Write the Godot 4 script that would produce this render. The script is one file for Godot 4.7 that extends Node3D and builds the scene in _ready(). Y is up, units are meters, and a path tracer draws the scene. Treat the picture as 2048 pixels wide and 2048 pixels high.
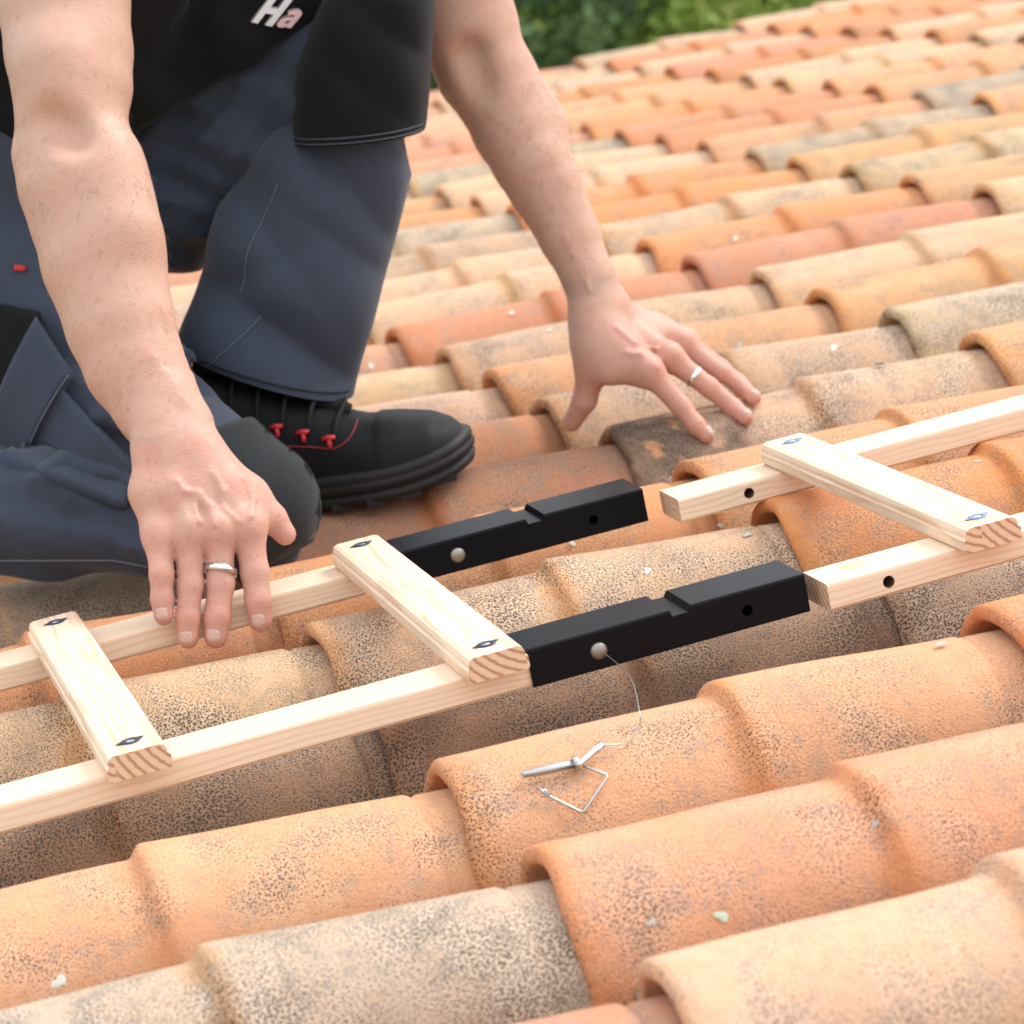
extends Node3D
# A roofer joining two wooden roof ladders on a canal-tiled roof.
# Roof axes: X = up the slope along the tile columns, Y = away from the roof plane (0 = crest of the tile lips), Z = across the columns, towards the viewer.

const CAM_HEIGHT := 4.2
const LIP_GAP := 0.3682      # visible length of one tile
const COLUMN_GAP := 0.2003   # spacing of the tile columns
const FIRST_LIP := 0.332
const FIRST_COLUMN := 1.3055

var roof_frame: Transform3D
var rng := RandomNumberGenerator.new()
var mats := {}
var taken := {}

const SPOTS := [
	[Vector3(0.8326, -0.0124, -3.2795), 0.0030, Vector3(0.0491, 0.8960, 0.4413), "lichen_white"],
	[Vector3(0.8220, -0.0079, -3.0897), 0.0025, Vector3(0.0506, 0.9585, 0.2804), "lichen_white"],
	[Vector3(0.5888, -0.0179, -2.0693), 0.0027, Vector3(0.0803, 0.8165, 0.5717), "lichen_white"],
	[Vector3(0.6765, -0.0162, -2.0884), 0.0030, Vector3(0.0850, 0.9499, 0.3007), "lichen_grey"],
	[Vector3(0.7064, -0.0455, -2.2423), 0.0025, Vector3(0.0347, 0.3388, 0.9402), "lichen_grey"],
	[Vector3(0.1408, -0.0325, -1.6561), 0.0030, Vector3(0.0305, 0.6280, 0.7776), "lichen_green"],
	[Vector3(0.0775, -0.0461, -1.6451), 0.0035, Vector3(0.0359, 0.3796, 0.9244), "lichen_white"],
	[Vector3(0.4148, -0.0425, -1.4452), 0.0030, Vector3(0.0371, 0.4189, 0.9073), "lichen_green"],
	[Vector3(0.3066, -0.0230, -1.4733), 0.0025, Vector3(0.0812, 0.8418, 0.5337), "lichen_white"],
	[Vector3(0.9876, -0.0172, -2.6760), 0.0035, Vector3(0.0820, 0.8650, 0.4951), "lichen_white"],
	[Vector3(1.1776, -0.0213, -3.4651), 0.0030, Vector3(0.0455, 0.7498, 0.6601), "lichen_white"],
	[Vector3(0.9657, -0.0065, -2.5055), 0.0037, Vector3(0.0866, 0.9959, 0.0270), "lichen_black"],
	[Vector3(0.6636, -0.0127, -1.7003), 0.0030, Vector3(0.0865, 0.9918, 0.0944), "lichen_grey"],
	[Vector3(0.5844, -0.0309, -2.2556), 0.0020, Vector3(0.0732, 0.6170, 0.7835), "lichen_white"],
	[Vector3(0.5145, -0.0233, -1.4614), 0.0020, Vector3(-0.7162, 0.5158, 0.4701), "lichen_grey"],
	[Vector3(0.6562, -0.0302, -3.2643), 0.0030, Vector3(0.0760, 0.6957, 0.7143), "lichen_white"],
	[Vector3(1.1046, -0.0128, -2.4690), 0.0040, Vector3(0.0474, 0.8268, 0.5606), "lichen_black"],
	[Vector3(0.9543, -0.0296, -2.8576), 0.0030, Vector3(0.0738, 0.6354, 0.7686), "lichen_grey"],
	[Vector3(0.8726, -0.0091, -2.0938), 0.0025, Vector3(0.0511, 0.9784, 0.2004), "lichen_grey"],
	[Vector3(0.3769, -0.0353, -1.4476), 0.0020, Vector3(0.0396, 0.5131, 0.8574), "lichen_grey"],
]

const PIN := {
	"rod_a": Vector3(0.3734, -0.0102, -1.6682),
	"rod_b": Vector3(0.4066, -0.0123, -1.6673),
	"c1": Vector3(0.4234, -0.0224, -1.6592),
	"c2": Vector3(0.4005, -0.0368, -1.6477),
	"c3": Vector3(0.3828, -0.0225, -1.6571),
	"l1": Vector3(0.3789, -0.0186, -1.6606),
	"l2": Vector3(0.3833, -0.0203, -1.6575),
	"t_a": Vector3(0.4069, -0.0126, -1.6630),
	"t_b": Vector3(0.4267, -0.0077, -1.6738),
	"ring": Vector3(0.4319, -0.0100, -1.6754),
	"wa": Vector3(0.4578, 0.0027, -1.6874),
	"wb": Vector3(0.4553, -0.0061, -1.6842),
	"wc": Vector3(0.4488, -0.0104, -1.6797),
	"wd": Vector3(0.4397, -0.0111, -1.6766),
}

const NEAR_ARM := [
	[Vector3(0.3489, 0.6360, -2.4600), Vector3(0.3199, 0.5392, -2.4200), 0.0520, 0.0505, 0.0050, 0.00, 0],
	[Vector3(0.3199, 0.5392, -2.4200), Vector3(0.3000, 0.4675, -2.3850), 0.0505, 0.0514, 0.0050, 0.00, 0],
	[Vector3(0.3000, 0.4675, -2.3850), Vector3(0.2922, 0.4276, -2.3650), 0.0514, 0.0493, 0.0050, 0.00, 0],
	[Vector3(0.2922, 0.4276, -2.3650), Vector3(0.2867, 0.4021, -2.3500), 0.0493, 0.0460, 0.0050, 0.00, 0],
	[Vector3(0.2867, 0.4021, -2.3500), Vector3(0.2794, 0.3803, -2.3400), 0.0460, 0.0423, 0.0050, 0.00, 0],
	[Vector3(0.2794, 0.3803, -2.3400), Vector3(0.2755, 0.3553, -2.3300), 0.0423, 0.0443, 0.0050, 0.00, 0],
	[Vector3(0.2755, 0.3553, -2.3300), Vector3(0.2745, 0.3293, -2.3150), 0.0443, 0.0474, 0.0050, 0.00, 0],
	[Vector3(0.2745, 0.3293, -2.3150), Vector3(0.2744, 0.3088, -2.3100), 0.0474, 0.0481, 0.0050, 0.00, 0],
	[Vector3(0.2744, 0.3088, -2.3100), Vector3(0.2729, 0.2715, -2.2900), 0.0481, 0.0473, 0.0050, 0.00, 0],
	[Vector3(0.2729, 0.2715, -2.2900), Vector3(0.2713, 0.2252, -2.2650), 0.0473, 0.0414, 0.0050, 0.00, 0],
	[Vector3(0.2713, 0.2252, -2.2650), Vector3(0.2729, 0.1940, -2.2500), 0.0414, 0.0378, 0.0050, 0.00, 0],
	[Vector3(0.2729, 0.1940, -2.2500), Vector3(0.2807, 0.1622, -2.2300), 0.0378, 0.0326, 0.0050, 0.00, 0],
	[Vector3(0.2807, 0.1622, -2.2300), Vector3(0.2833, 0.1412, -2.2150), 0.0326, 0.0267, 0.0050, 0.00, 0],
	[Vector3(0.2833, 0.1412, -2.2150), Vector3(0.2827, 0.1263, -2.2050), 0.0267, 0.0242, 0.0050, 0.00, 0],
	[Vector3(0.2479, 0.3566, -2.3350), Vector3(0.2484, 0.3349, -2.3200), 0.0150, 0.0170, 0.0200, 0.00, 0],
	[Vector3(0.2955, 0.3463, -2.3000), Vector3(0.2884, 0.2959, -2.2750), 0.0220, 0.0280, 0.0200, 0.00, 0],
	[Vector3(0.2761, 0.4237, -2.3300), Vector3(0.2728, 0.3959, -2.3200), 0.0280, 0.0240, 0.0200, 0.00, 0],
	[Vector3(0.2715, 0.1548, -2.2050), Vector3(0.2661, 0.1383, -2.2000), 0.0140, 0.0120, 0.0120, 0.00, 0],
	[Vector3(0.3001, 0.1462, -2.2150), Vector3(0.3002, 0.1268, -2.2050), 0.0170, 0.0140, 0.0120, 0.00, 0],
]

const NEAR_HAND := [
	[Vector3(0.2672, 0.1360, -2.2000), Vector3(0.2540, 0.1087, -2.1850), 0.0165, 0.0135, 0.0100, 0.45, 0],
	[Vector3(0.2540, 0.1087, -2.1850), Vector3(0.2533, 0.0797, -2.1720), 0.0135, 0.0128, 0.0100, 0.45, 0],
	[Vector3(0.2773, 0.1334, -2.2000), Vector3(0.2722, 0.1048, -2.1800), 0.0185, 0.0145, 0.0100, 0.45, 0],
	[Vector3(0.2722, 0.1048, -2.1800), Vector3(0.2746, 0.0778, -2.1660), 0.0145, 0.0130, 0.0100, 0.45, 0],
	[Vector3(0.2878, 0.1308, -2.2000), Vector3(0.2924, 0.0997, -2.1800), 0.0185, 0.0148, 0.0100, 0.45, 0],
	[Vector3(0.2924, 0.0997, -2.1800), Vector3(0.2959, 0.0738, -2.1640), 0.0148, 0.0134, 0.0100, 0.45, 0],
	[Vector3(0.2967, 0.1285, -2.2000), Vector3(0.3095, 0.0953, -2.1800), 0.0175, 0.0142, 0.0100, 0.45, 0],
	[Vector3(0.3095, 0.0953, -2.1800), Vector3(0.3175, 0.0699, -2.1660), 0.0142, 0.0130, 0.0100, 0.45, 0],
	[Vector3(0.3019, 0.1147, -2.2000), Vector3(0.3277, 0.0868, -2.1900), 0.0185, 0.0135, 0.0160, 0.25, 0],
	[Vector3(0.2997, 0.1028, -2.1870), Vector3(0.3187, 0.0736, -2.1760), 0.0135, 0.0105, 0.0200, 0.00, 0],
	[Vector3(0.2521, 0.0798, -2.1600), Vector3(0.2530, 0.0819, -2.1610), 0.0066, 0.0064, 0.0120, 0.40, 0],
	[Vector3(0.2739, 0.0785, -2.1540), Vector3(0.2748, 0.0806, -2.1550), 0.0066, 0.0064, 0.0120, 0.40, 0],
	[Vector3(0.2939, 0.0749, -2.1520), Vector3(0.2947, 0.0770, -2.1530), 0.0066, 0.0064, 0.0120, 0.40, 0],
	[Vector3(0.3154, 0.0710, -2.1540), Vector3(0.3163, 0.0731, -2.1550), 0.0066, 0.0064, 0.0120, 0.40, 0],
	[Vector3(0.2776, 0.1230, -2.1870), Vector3(0.2748, 0.0861, -2.1540), 0.0032, 0.0036, 0.0080, 0.00, 0],
	[Vector3(0.2860, 0.1210, -2.1860), Vector3(0.2945, 0.0813, -2.1520), 0.0032, 0.0036, 0.0080, 0.00, 0],
	[Vector3(0.2939, 0.1188, -2.1870), Vector3(0.3146, 0.0776, -2.1550), 0.0032, 0.0036, 0.0080, 0.00, 0],
	[Vector3(0.2521, 0.0791, -2.1680), Vector3(0.2453, 0.0539, -2.1500), 0.0110, 0.0087, 0.0040, 0.50, 1],
	[Vector3(0.2453, 0.0539, -2.1500), Vector3(0.2412, 0.0368, -2.1460), 0.0087, 0.0082, 0.0040, 0.60, 1],
	[Vector3(0.2412, 0.0368, -2.1460), Vector3(0.2391, 0.0254, -2.1420), 0.0082, 0.0075, 0.0040, 0.85, 1],
	[Vector3(0.2739, 0.0769, -2.1630), Vector3(0.2638, 0.0407, -2.1480), 0.0116, 0.0093, 0.0040, 0.50, 2],
	[Vector3(0.2638, 0.0407, -2.1480), Vector3(0.2557, 0.0191, -2.1410), 0.0093, 0.0087, 0.0040, 0.60, 2],
	[Vector3(0.2557, 0.0191, -2.1410), Vector3(0.2523, 0.0049, -2.1380), 0.0087, 0.0079, 0.0040, 0.85, 2],
	[Vector3(0.2950, 0.0725, -2.1610), Vector3(0.2860, 0.0360, -2.1480), 0.0118, 0.0101, 0.0040, 0.50, 3],
	[Vector3(0.2860, 0.0360, -2.1480), Vector3(0.2771, 0.0144, -2.1400), 0.0101, 0.0095, 0.0040, 0.60, 3],
	[Vector3(0.2771, 0.0144, -2.1400), Vector3(0.2723, 0.0009, -2.1370), 0.0095, 0.0088, 0.0040, 0.85, 3],
	[Vector3(0.3170, 0.0685, -2.1630), Vector3(0.3132, 0.0371, -2.1500), 0.0118, 0.0104, 0.0040, 0.50, 4],
	[Vector3(0.3132, 0.0371, -2.1500), Vector3(0.3096, 0.0172, -2.1420), 0.0104, 0.0096, 0.0040, 0.60, 4],
	[Vector3(0.3096, 0.0172, -2.1420), Vector3(0.3076, 0.0034, -2.1390), 0.0096, 0.0086, 0.0040, 0.85, 4],
	[Vector3(0.3277, 0.0868, -2.1900), Vector3(0.3400, 0.0670, -2.1820), 0.0135, 0.0106, 0.0040, 0.50, 5],
	[Vector3(0.3400, 0.0670, -2.1820), Vector3(0.3461, 0.0535, -2.1780), 0.0106, 0.0084, 0.0040, 0.60, 5],
]

const WRISTS := [Vector3(0.2829, 0.1452, -2.2170), Vector3(0.7214, 0.1152, -2.5350)]

const DENTS := [[[Vector3(0.2601, 0.3865, -2.2970), Vector3(0.2716, 0.3673, -2.2870), 0.0065, 0.0220]], [[Vector3(0.6597, 0.3415, -2.5560), Vector3(0.6617, 0.3144, -2.5520), 0.0120, 0.0180], [Vector3(0.6853, 0.1977, -2.5260), Vector3(0.7056, 0.1373, -2.5060), 0.0030, 0.0120]]]

const SHIRT_DENTS := [[Vector3(0.4307, 0.4658, -2.4900), Vector3(0.4071, 0.3906, -2.5000), 0.0100, 0.0200]]

const FAR_ARM := [
	[Vector3(0.6326, 0.5954, -2.6000), Vector3(0.6565, 0.4801, -2.6000), 0.0560, 0.0520, 0.0050, 0.00, 0],
	[Vector3(0.6565, 0.4801, -2.6000), Vector3(0.6687, 0.4073, -2.6000), 0.0520, 0.0470, 0.0050, 0.00, 0],
	[Vector3(0.6687, 0.4073, -2.6000), Vector3(0.6715, 0.3641, -2.6000), 0.0470, 0.0455, 0.0050, 0.00, 0],
	[Vector3(0.6715, 0.3641, -2.6000), Vector3(0.6774, 0.3224, -2.5950), 0.0455, 0.0415, 0.0050, 0.00, 0],
	[Vector3(0.6774, 0.3224, -2.5950), Vector3(0.6833, 0.2997, -2.5900), 0.0415, 0.0365, 0.0050, 0.00, 0],
	[Vector3(0.6833, 0.2997, -2.5900), Vector3(0.6912, 0.2674, -2.5850), 0.0365, 0.0359, 0.0050, 0.00, 0],
	[Vector3(0.6912, 0.2674, -2.5850), Vector3(0.6995, 0.2367, -2.5750), 0.0359, 0.0344, 0.0050, 0.00, 0],
	[Vector3(0.6995, 0.2367, -2.5750), Vector3(0.7067, 0.2127, -2.5700), 0.0344, 0.0329, 0.0050, 0.00, 0],
	[Vector3(0.7067, 0.2127, -2.5700), Vector3(0.7153, 0.1662, -2.5550), 0.0329, 0.0271, 0.0050, 0.00, 0],
	[Vector3(0.7153, 0.1662, -2.5550), Vector3(0.7204, 0.1300, -2.5400), 0.0271, 0.0232, 0.0050, 0.00, 0],
	[Vector3(0.7204, 0.1300, -2.5400), Vector3(0.7234, 0.1030, -2.5300), 0.0232, 0.0208, 0.0050, 0.00, 0],
	[Vector3(0.7028, 0.3095, -2.6000), Vector3(0.7185, 0.2655, -2.5900), 0.0220, 0.0240, 0.0200, 0.00, 0],
	[Vector3(0.7154, 0.0986, -2.5300), Vector3(0.7064, 0.0770, -2.5250), 0.0180, 0.0160, 0.0200, 0.00, 0],
	[Vector3(0.7371, 0.0967, -2.5450), Vector3(0.7426, 0.0738, -2.5400), 0.0170, 0.0150, 0.0200, 0.00, 0],
]

const FAR_HAND := [
	[Vector3(0.7140, 0.0916, -2.5300), Vector3(0.7243, 0.0696, -2.5100), 0.0180, 0.0150, 0.0100, 0.45, 0],
	[Vector3(0.7243, 0.0696, -2.5100), Vector3(0.7422, 0.0450, -2.4850), 0.0150, 0.0122, 0.0100, 0.45, 0],
	[Vector3(0.7255, 0.0902, -2.5400), Vector3(0.7508, 0.0638, -2.5250), 0.0180, 0.0150, 0.0100, 0.45, 0],
	[Vector3(0.7508, 0.0638, -2.5250), Vector3(0.7699, 0.0483, -2.5050), 0.0150, 0.0120, 0.0100, 0.45, 0],
	[Vector3(0.7361, 0.0890, -2.5500), Vector3(0.7682, 0.0655, -2.5450), 0.0175, 0.0145, 0.0100, 0.45, 0],
	[Vector3(0.7682, 0.0655, -2.5450), Vector3(0.7909, 0.0534, -2.5300), 0.0145, 0.0118, 0.0100, 0.45, 0],
	[Vector3(0.7442, 0.0874, -2.5600), Vector3(0.7797, 0.0634, -2.5650), 0.0160, 0.0135, 0.0100, 0.45, 0],
	[Vector3(0.7797, 0.0634, -2.5650), Vector3(0.8031, 0.0500, -2.5550), 0.0135, 0.0108, 0.0100, 0.45, 0],
	[Vector3(0.7141, 0.0830, -2.5200), Vector3(0.7032, 0.0539, -2.5200), 0.0185, 0.0140, 0.0160, 0.25, 0],
	[Vector3(0.7146, 0.0762, -2.5150), Vector3(0.7335, 0.0453, -2.4920), 0.0145, 0.0105, 0.0200, 0.00, 0],
	[Vector3(0.7090, 0.0657, -2.5120), Vector3(0.7128, 0.0489, -2.5030), 0.0130, 0.0100, 0.0200, 0.00, 0],
	[Vector3(0.7415, 0.0484, -2.4750), Vector3(0.7398, 0.0503, -2.4750), 0.0062, 0.0062, 0.0120, 0.45, 0],
	[Vector3(0.7680, 0.0531, -2.4940), Vector3(0.7664, 0.0550, -2.4940), 0.0062, 0.0062, 0.0120, 0.45, 0],
	[Vector3(0.7897, 0.0574, -2.5200), Vector3(0.7880, 0.0593, -2.5200), 0.0062, 0.0062, 0.0120, 0.45, 0],
	[Vector3(0.7421, 0.0445, -2.4820), Vector3(0.7604, 0.0105, -2.4700), 0.0108, 0.0087, 0.0040, 0.50, 1],
	[Vector3(0.7604, 0.0105, -2.4700), Vector3(0.7697, -0.0096, -2.4620), 0.0087, 0.0080, 0.0040, 0.60, 1],
	[Vector3(0.7697, -0.0096, -2.4620), Vector3(0.7754, -0.0194, -2.4565), 0.0080, 0.0070, 0.0040, 0.85, 1],
	[Vector3(0.7696, 0.0468, -2.5020), Vector3(0.7967, 0.0149, -2.4900), 0.0108, 0.0087, 0.0040, 0.50, 2],
	[Vector3(0.7967, 0.0149, -2.4900), Vector3(0.8133, -0.0074, -2.4830), 0.0087, 0.0080, 0.0040, 0.60, 2],
	[Vector3(0.8133, -0.0074, -2.4830), Vector3(0.8168, -0.0145, -2.4648), 0.0080, 0.0070, 0.0040, 0.85, 2],
	[Vector3(0.7905, 0.0514, -2.5270), Vector3(0.8190, 0.0198, -2.5150), 0.0100, 0.0080, 0.0040, 0.50, 3],
	[Vector3(0.8190, 0.0198, -2.5150), Vector3(0.8347, 0.0012, -2.5100), 0.0080, 0.0074, 0.0040, 0.60, 3],
	[Vector3(0.8347, 0.0012, -2.5100), Vector3(0.8344, -0.0035, -2.4842), 0.0074, 0.0066, 0.0040, 0.85, 3],
	[Vector3(0.8027, 0.0479, -2.5520), Vector3(0.8296, 0.0178, -2.5450), 0.0090, 0.0072, 0.0040, 0.50, 4],
	[Vector3(0.8296, 0.0178, -2.5450), Vector3(0.8423, 0.0013, -2.5400), 0.0072, 0.0066, 0.0040, 0.60, 4],
	[Vector3(0.8423, 0.0013, -2.5400), Vector3(0.8472, -0.0072, -2.5350), 0.0066, 0.0060, 0.0040, 0.85, 4],
	[Vector3(0.7032, 0.0539, -2.5200), Vector3(0.6926, 0.0233, -2.5300), 0.0140, 0.0108, 0.0040, 0.50, 5],
	[Vector3(0.6926, 0.0233, -2.5300), Vector3(0.6810, 0.0033, -2.5450), 0.0108, 0.0085, 0.0040, 0.60, 5],
]

const NEAR_NAILS := [
	[Vector3(0.2412, 0.0368, -2.1460), Vector3(0.2391, 0.0254, -2.1420), 0.0075, 0.0054],
	[Vector3(0.2557, 0.0191, -2.1410), Vector3(0.2523, 0.0049, -2.1380), 0.0079, 0.0062],
	[Vector3(0.2771, 0.0144, -2.1400), Vector3(0.2723, 0.0009, -2.1370), 0.0088, 0.0068],
	[Vector3(0.3096, 0.0172, -2.1420), Vector3(0.3076, 0.0034, -2.1390), 0.0086, 0.0060],
]

const FAR_NAILS := [
	[Vector3(0.7697, -0.0096, -2.4620), Vector3(0.7754, -0.0194, -2.4565), 0.0070, 0.0052],
	[Vector3(0.8133, -0.0074, -2.4830), Vector3(0.8168, -0.0145, -2.4648), 0.0070, 0.0052],
	[Vector3(0.8347, 0.0012, -2.5100), Vector3(0.8344, -0.0035, -2.4842), 0.0066, 0.0048],
	[Vector3(0.6926, 0.0233, -2.5300), Vector3(0.6810, 0.0033, -2.5450), 0.0085, 0.0062],
]

const RINGS := [[Vector3(0.2883, 0.0451, -2.1515), Vector3(-0.0052, -0.0100, 0.0050), 0.0124], [Vector3(0.7859, 0.0272, -2.4945), Vector3(0.0145, -0.0173, 0.0070), 0.0098]]

const NEAR_VEINS := [
	[Vector3(0.2533, 0.1334, -2.1000), Vector3(0.2582, 0.1242, -2.1000), Vector3(0.2678, 0.1197, -2.1000), Vector3(0.2757, 0.1077, -2.1000), Vector3(0.2776, 0.0932, -2.1000)],
	[Vector3(0.2678, 0.1197, -2.1000), Vector3(0.2634, 0.1089, -2.1000), Vector3(0.2668, 0.0980, -2.1000)],
	[Vector3(0.2813, 0.1322, -2.1000), Vector3(0.2869, 0.1168, -2.1000), Vector3(0.2850, 0.1033, -2.1000), Vector3(0.2949, 0.0907, -2.1000)],
	[Vector3(0.3022, 0.1229, -2.1000), Vector3(0.3070, 0.1056, -2.1000), Vector3(0.3052, 0.0921, -2.1000)],
	[Vector3(0.2962, 0.1971, -2.1500), Vector3(0.2825, 0.2245, -2.1500), Vector3(0.2744, 0.2582, -2.1500)],
	[Vector3(0.2609, 0.2257, -2.1500), Vector3(0.2716, 0.2032, -2.1500), Vector3(0.2834, 0.1761, -2.1500)],
]

const FAR_VEINS := [
	[Vector3(0.7077, 0.1010, -2.4400), Vector3(0.7213, 0.0835, -2.4400), Vector3(0.7415, 0.0739, -2.4400)],
	[Vector3(0.7125, 0.0762, -2.4400), Vector3(0.7261, 0.0705, -2.4400), Vector3(0.7379, 0.0557, -2.4400)],
	[Vector3(0.6860, 0.1878, -2.4700), Vector3(0.6959, 0.1526, -2.4700), Vector3(0.6993, 0.1328, -2.4700)],
]

const TROUSERS := [
	[Vector3(0.2256, 0.3277, -2.6400), Vector3(0.3452, 0.3065, -2.7800), 0.1250, 0.1250, 0.0500, 0.00, 0],
	[Vector3(0.2152, 0.2438, -2.6000), Vector3(0.2440, 0.1708, -2.5400), 0.1060, 0.0880, 0.0120, 0.00, 0],
	[Vector3(0.2440, 0.1708, -2.5400), Vector3(0.2889, 0.1003, -2.4650), 0.0880, 0.0700, 0.0120, 0.00, 0],
	[Vector3(0.2889, 0.1003, -2.4650), Vector3(0.3266, 0.0633, -2.4200), 0.0700, 0.0575, 0.0120, 0.00, 0],
	[Vector3(0.3266, 0.0633, -2.4200), Vector3(0.3590, 0.0341, -2.3950), 0.0575, 0.0515, 0.0120, 0.00, 0],
	[Vector3(0.3542, 0.0206, -2.4000), Vector3(0.2833, 0.0363, -2.4150), 0.0460, 0.0460, 0.0120, 0.00, 0],
	[Vector3(0.2833, 0.0363, -2.4150), Vector3(0.2019, 0.0576, -2.4400), 0.0460, 0.0480, 0.0120, 0.00, 0],
	[Vector3(0.2019, 0.0576, -2.4400), Vector3(0.0994, 0.0852, -2.4600), 0.0480, 0.0480, 0.0120, 0.00, 0],
	[Vector3(0.0994, 0.0852, -2.4600), Vector3(-0.0109, 0.1125, -2.4800), 0.0480, 0.0450, 0.0120, 0.00, 0],
	[Vector3(0.3112, 0.2919, -2.7400), Vector3(0.3854, 0.2889, -2.6800), 0.1080, 0.0840, 0.0140, 0.00, 0],
	[Vector3(0.3854, 0.2889, -2.6800), Vector3(0.4647, 0.3202, -2.6200), 0.0840, 0.0720, 0.0140, 0.00, 0],
	[Vector3(0.4647, 0.3202, -2.6200), Vector3(0.5478, 0.3817, -2.5600), 0.0720, 0.0600, 0.0140, 0.00, 0],
	[Vector3(0.5478, 0.3817, -2.5600), Vector3(0.5734, 0.3996, -2.5500), 0.0600, 0.0560, 0.0140, 0.00, 0],
	[Vector3(0.5734, 0.3996, -2.5500), Vector3(0.5469, 0.3496, -2.5550), 0.0560, 0.0600, 0.0120, 0.00, 0],
	[Vector3(0.5469, 0.3496, -2.5550), Vector3(0.5149, 0.2862, -2.5600), 0.0600, 0.0620, 0.0120, 0.00, 0],
]

const LEG_RINGS := [
	[Vector3(0.5411, 0.3174, -2.5450), Vector3(0.0314, -0.0165, 0.0200), 0.0660],
	[Vector3(0.5176, 0.2780, -2.5500), Vector3(0.0598, -0.0228, 0.0200), 0.0660],
	[Vector3(0.4879, 0.2368, -2.5550), Vector3(0.0709, -0.0259, 0.0200), 0.0660],
	[Vector3(0.4692, 0.1997, -2.5600), Vector3(0.0710, -0.0267, 0.0200), 0.0680],
	[Vector3(0.4511, 0.1645, -2.5650), Vector3(0.0718, -0.0253, 0.0200), 0.0700],
	[Vector3(0.4374, 0.1384, -2.5700), Vector3(0.0708, -0.0299, 0.0200), 0.0720],
	[Vector3(0.4273, 0.1186, -2.5730), Vector3(0.0690, -0.0366, 0.0200), 0.0730],
	[Vector3(0.4250, 0.1129, -2.5740), Vector3(0.0680, -0.0380, 0.0200), 0.0730],
]

const KNEE_RINGS := [
	[Vector3(0.5389, 0.2998, -2.5250), Vector3(0.0562, -0.0059, 0.0150), 0.0780],
	[Vector3(0.5414, 0.3069, -2.5250), Vector3(0.0566, -0.0058, 0.0150), 0.0780],
	[Vector3(0.5492, 0.3363, -2.5220), Vector3(0.0578, -0.0028, 0.0150), 0.0800],
	[Vector3(0.5589, 0.3711, -2.5180), Vector3(0.0579, 0.0017, 0.0150), 0.0800],
	[Vector3(0.5717, 0.4026, -2.5150), Vector3(0.0532, 0.0049, 0.0150), 0.0780],
	[Vector3(0.5837, 0.4319, -2.5120), Vector3(0.0433, 0.0069, 0.0150), 0.0660],
	[Vector3(0.5892, 0.4511, -2.5100), Vector3(0.0264, 0.0080, 0.0150), 0.0400],
]

const SHIRT := [
	[Vector3(0.2660, 0.2987, -2.7200), Vector3(0.2948, 0.4103, -2.6600), 0.1180, 0.1350, 0.0500, 0.00, 0],
	[Vector3(0.3468, 0.2860, -2.8600), Vector3(0.3903, 0.4006, -2.8000), 0.1180, 0.1350, 0.0500, 0.00, 0],
	[Vector3(0.2948, 0.4103, -2.6600), Vector3(0.3641, 0.5675, -2.5200), 0.1350, 0.1250, 0.0600, 0.00, 0],
	[Vector3(0.3903, 0.4006, -2.8000), Vector3(0.4948, 0.5495, -2.7400), 0.1350, 0.1250, 0.0600, 0.00, 0],
	[Vector3(0.4055, 0.3911, -2.6600), Vector3(0.4917, 0.4580, -2.6000), 0.1080, 0.1120, 0.0600, 0.00, 0],
	[Vector3(0.3551, 0.5973, -2.4700), Vector3(0.5801, 0.6045, -2.6600), 0.0850, 0.0850, 0.0600, 0.00, 0],
	[Vector3(0.3551, 0.5973, -2.4700), Vector3(0.3256, 0.5467, -2.4300), 0.0720, 0.0660, 0.0500, 0.00, 0],
	[Vector3(0.6094, 0.6010, -2.6200), Vector3(0.6478, 0.5194, -2.6100), 0.0700, 0.0640, 0.0500, 0.00, 0],
]

const HEM := [Vector3(0.2311, 0.2908, -2.6000), Vector3(0.3235, -0.9383, 0.1223)]

const HEAD := [
	[Vector3(0.4953, 0.6214, -2.6000), Vector3(0.5771, 0.6876, -2.5600), 0.0560, 0.0540, 0.0400, 0.00, 0],
	[Vector3(0.5948, 0.7141, -2.5500), Vector3(0.6188, 0.7381, -2.5300), 0.0760, 0.0780, 0.0500, 0.00, 0],
	[Vector3(0.6321, 0.6923, -2.5300), Vector3(0.6376, 0.6642, -2.5200), 0.0520, 0.0320, 0.0400, 0.00, 0],
	[Vector3(0.6588, 0.7034, -2.5150), Vector3(0.6630, 0.6937, -2.5120), 0.0120, 0.0130, 0.0120, 0.00, 0],
	[Vector3(0.5868, 0.6906, -2.4750), Vector3(0.5926, 0.7066, -2.4750), 0.0100, 0.0140, 0.0060, 0.00, 0],
]

const HAIR := [[Vector3(0.5925, 0.7303, -2.5550), Vector3(0.6188, 0.7538, -2.5350), 0.083, 0.084, 0.05, 0.0, 0]]

const KNEE_PAD := [Vector3(0.2983, 0.1389, -2.2500), Vector3(0.3509, 0.1453, -2.2500), Vector3(0.3986, 0.0429, -2.2500), Vector3(0.2933, 0.0141, -2.2500)]

const POCKET_FLAP := [Vector3(0.2114, 0.2303, -2.4000), Vector3(0.2354, 0.1768, -2.4000), Vector3(0.1794, 0.1214, -2.4000), Vector3(0.1503, 0.1562, -2.4000)]

const POCKET_BAG := [Vector3(0.2078, 0.1888, -2.3800), Vector3(0.2707, 0.0933, -2.3800), Vector3(0.2544, 0.0615, -2.3800), Vector3(0.1502, 0.1284, -2.3800)]

const TOOL_POCKET := [Vector3(0.1743, 0.2557, -2.4000), Vector3(0.2146, 0.2330, -2.4000), Vector3(0.1952, 0.1805, -2.4000), Vector3(0.1584, 0.1896, -2.4000)]

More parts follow.
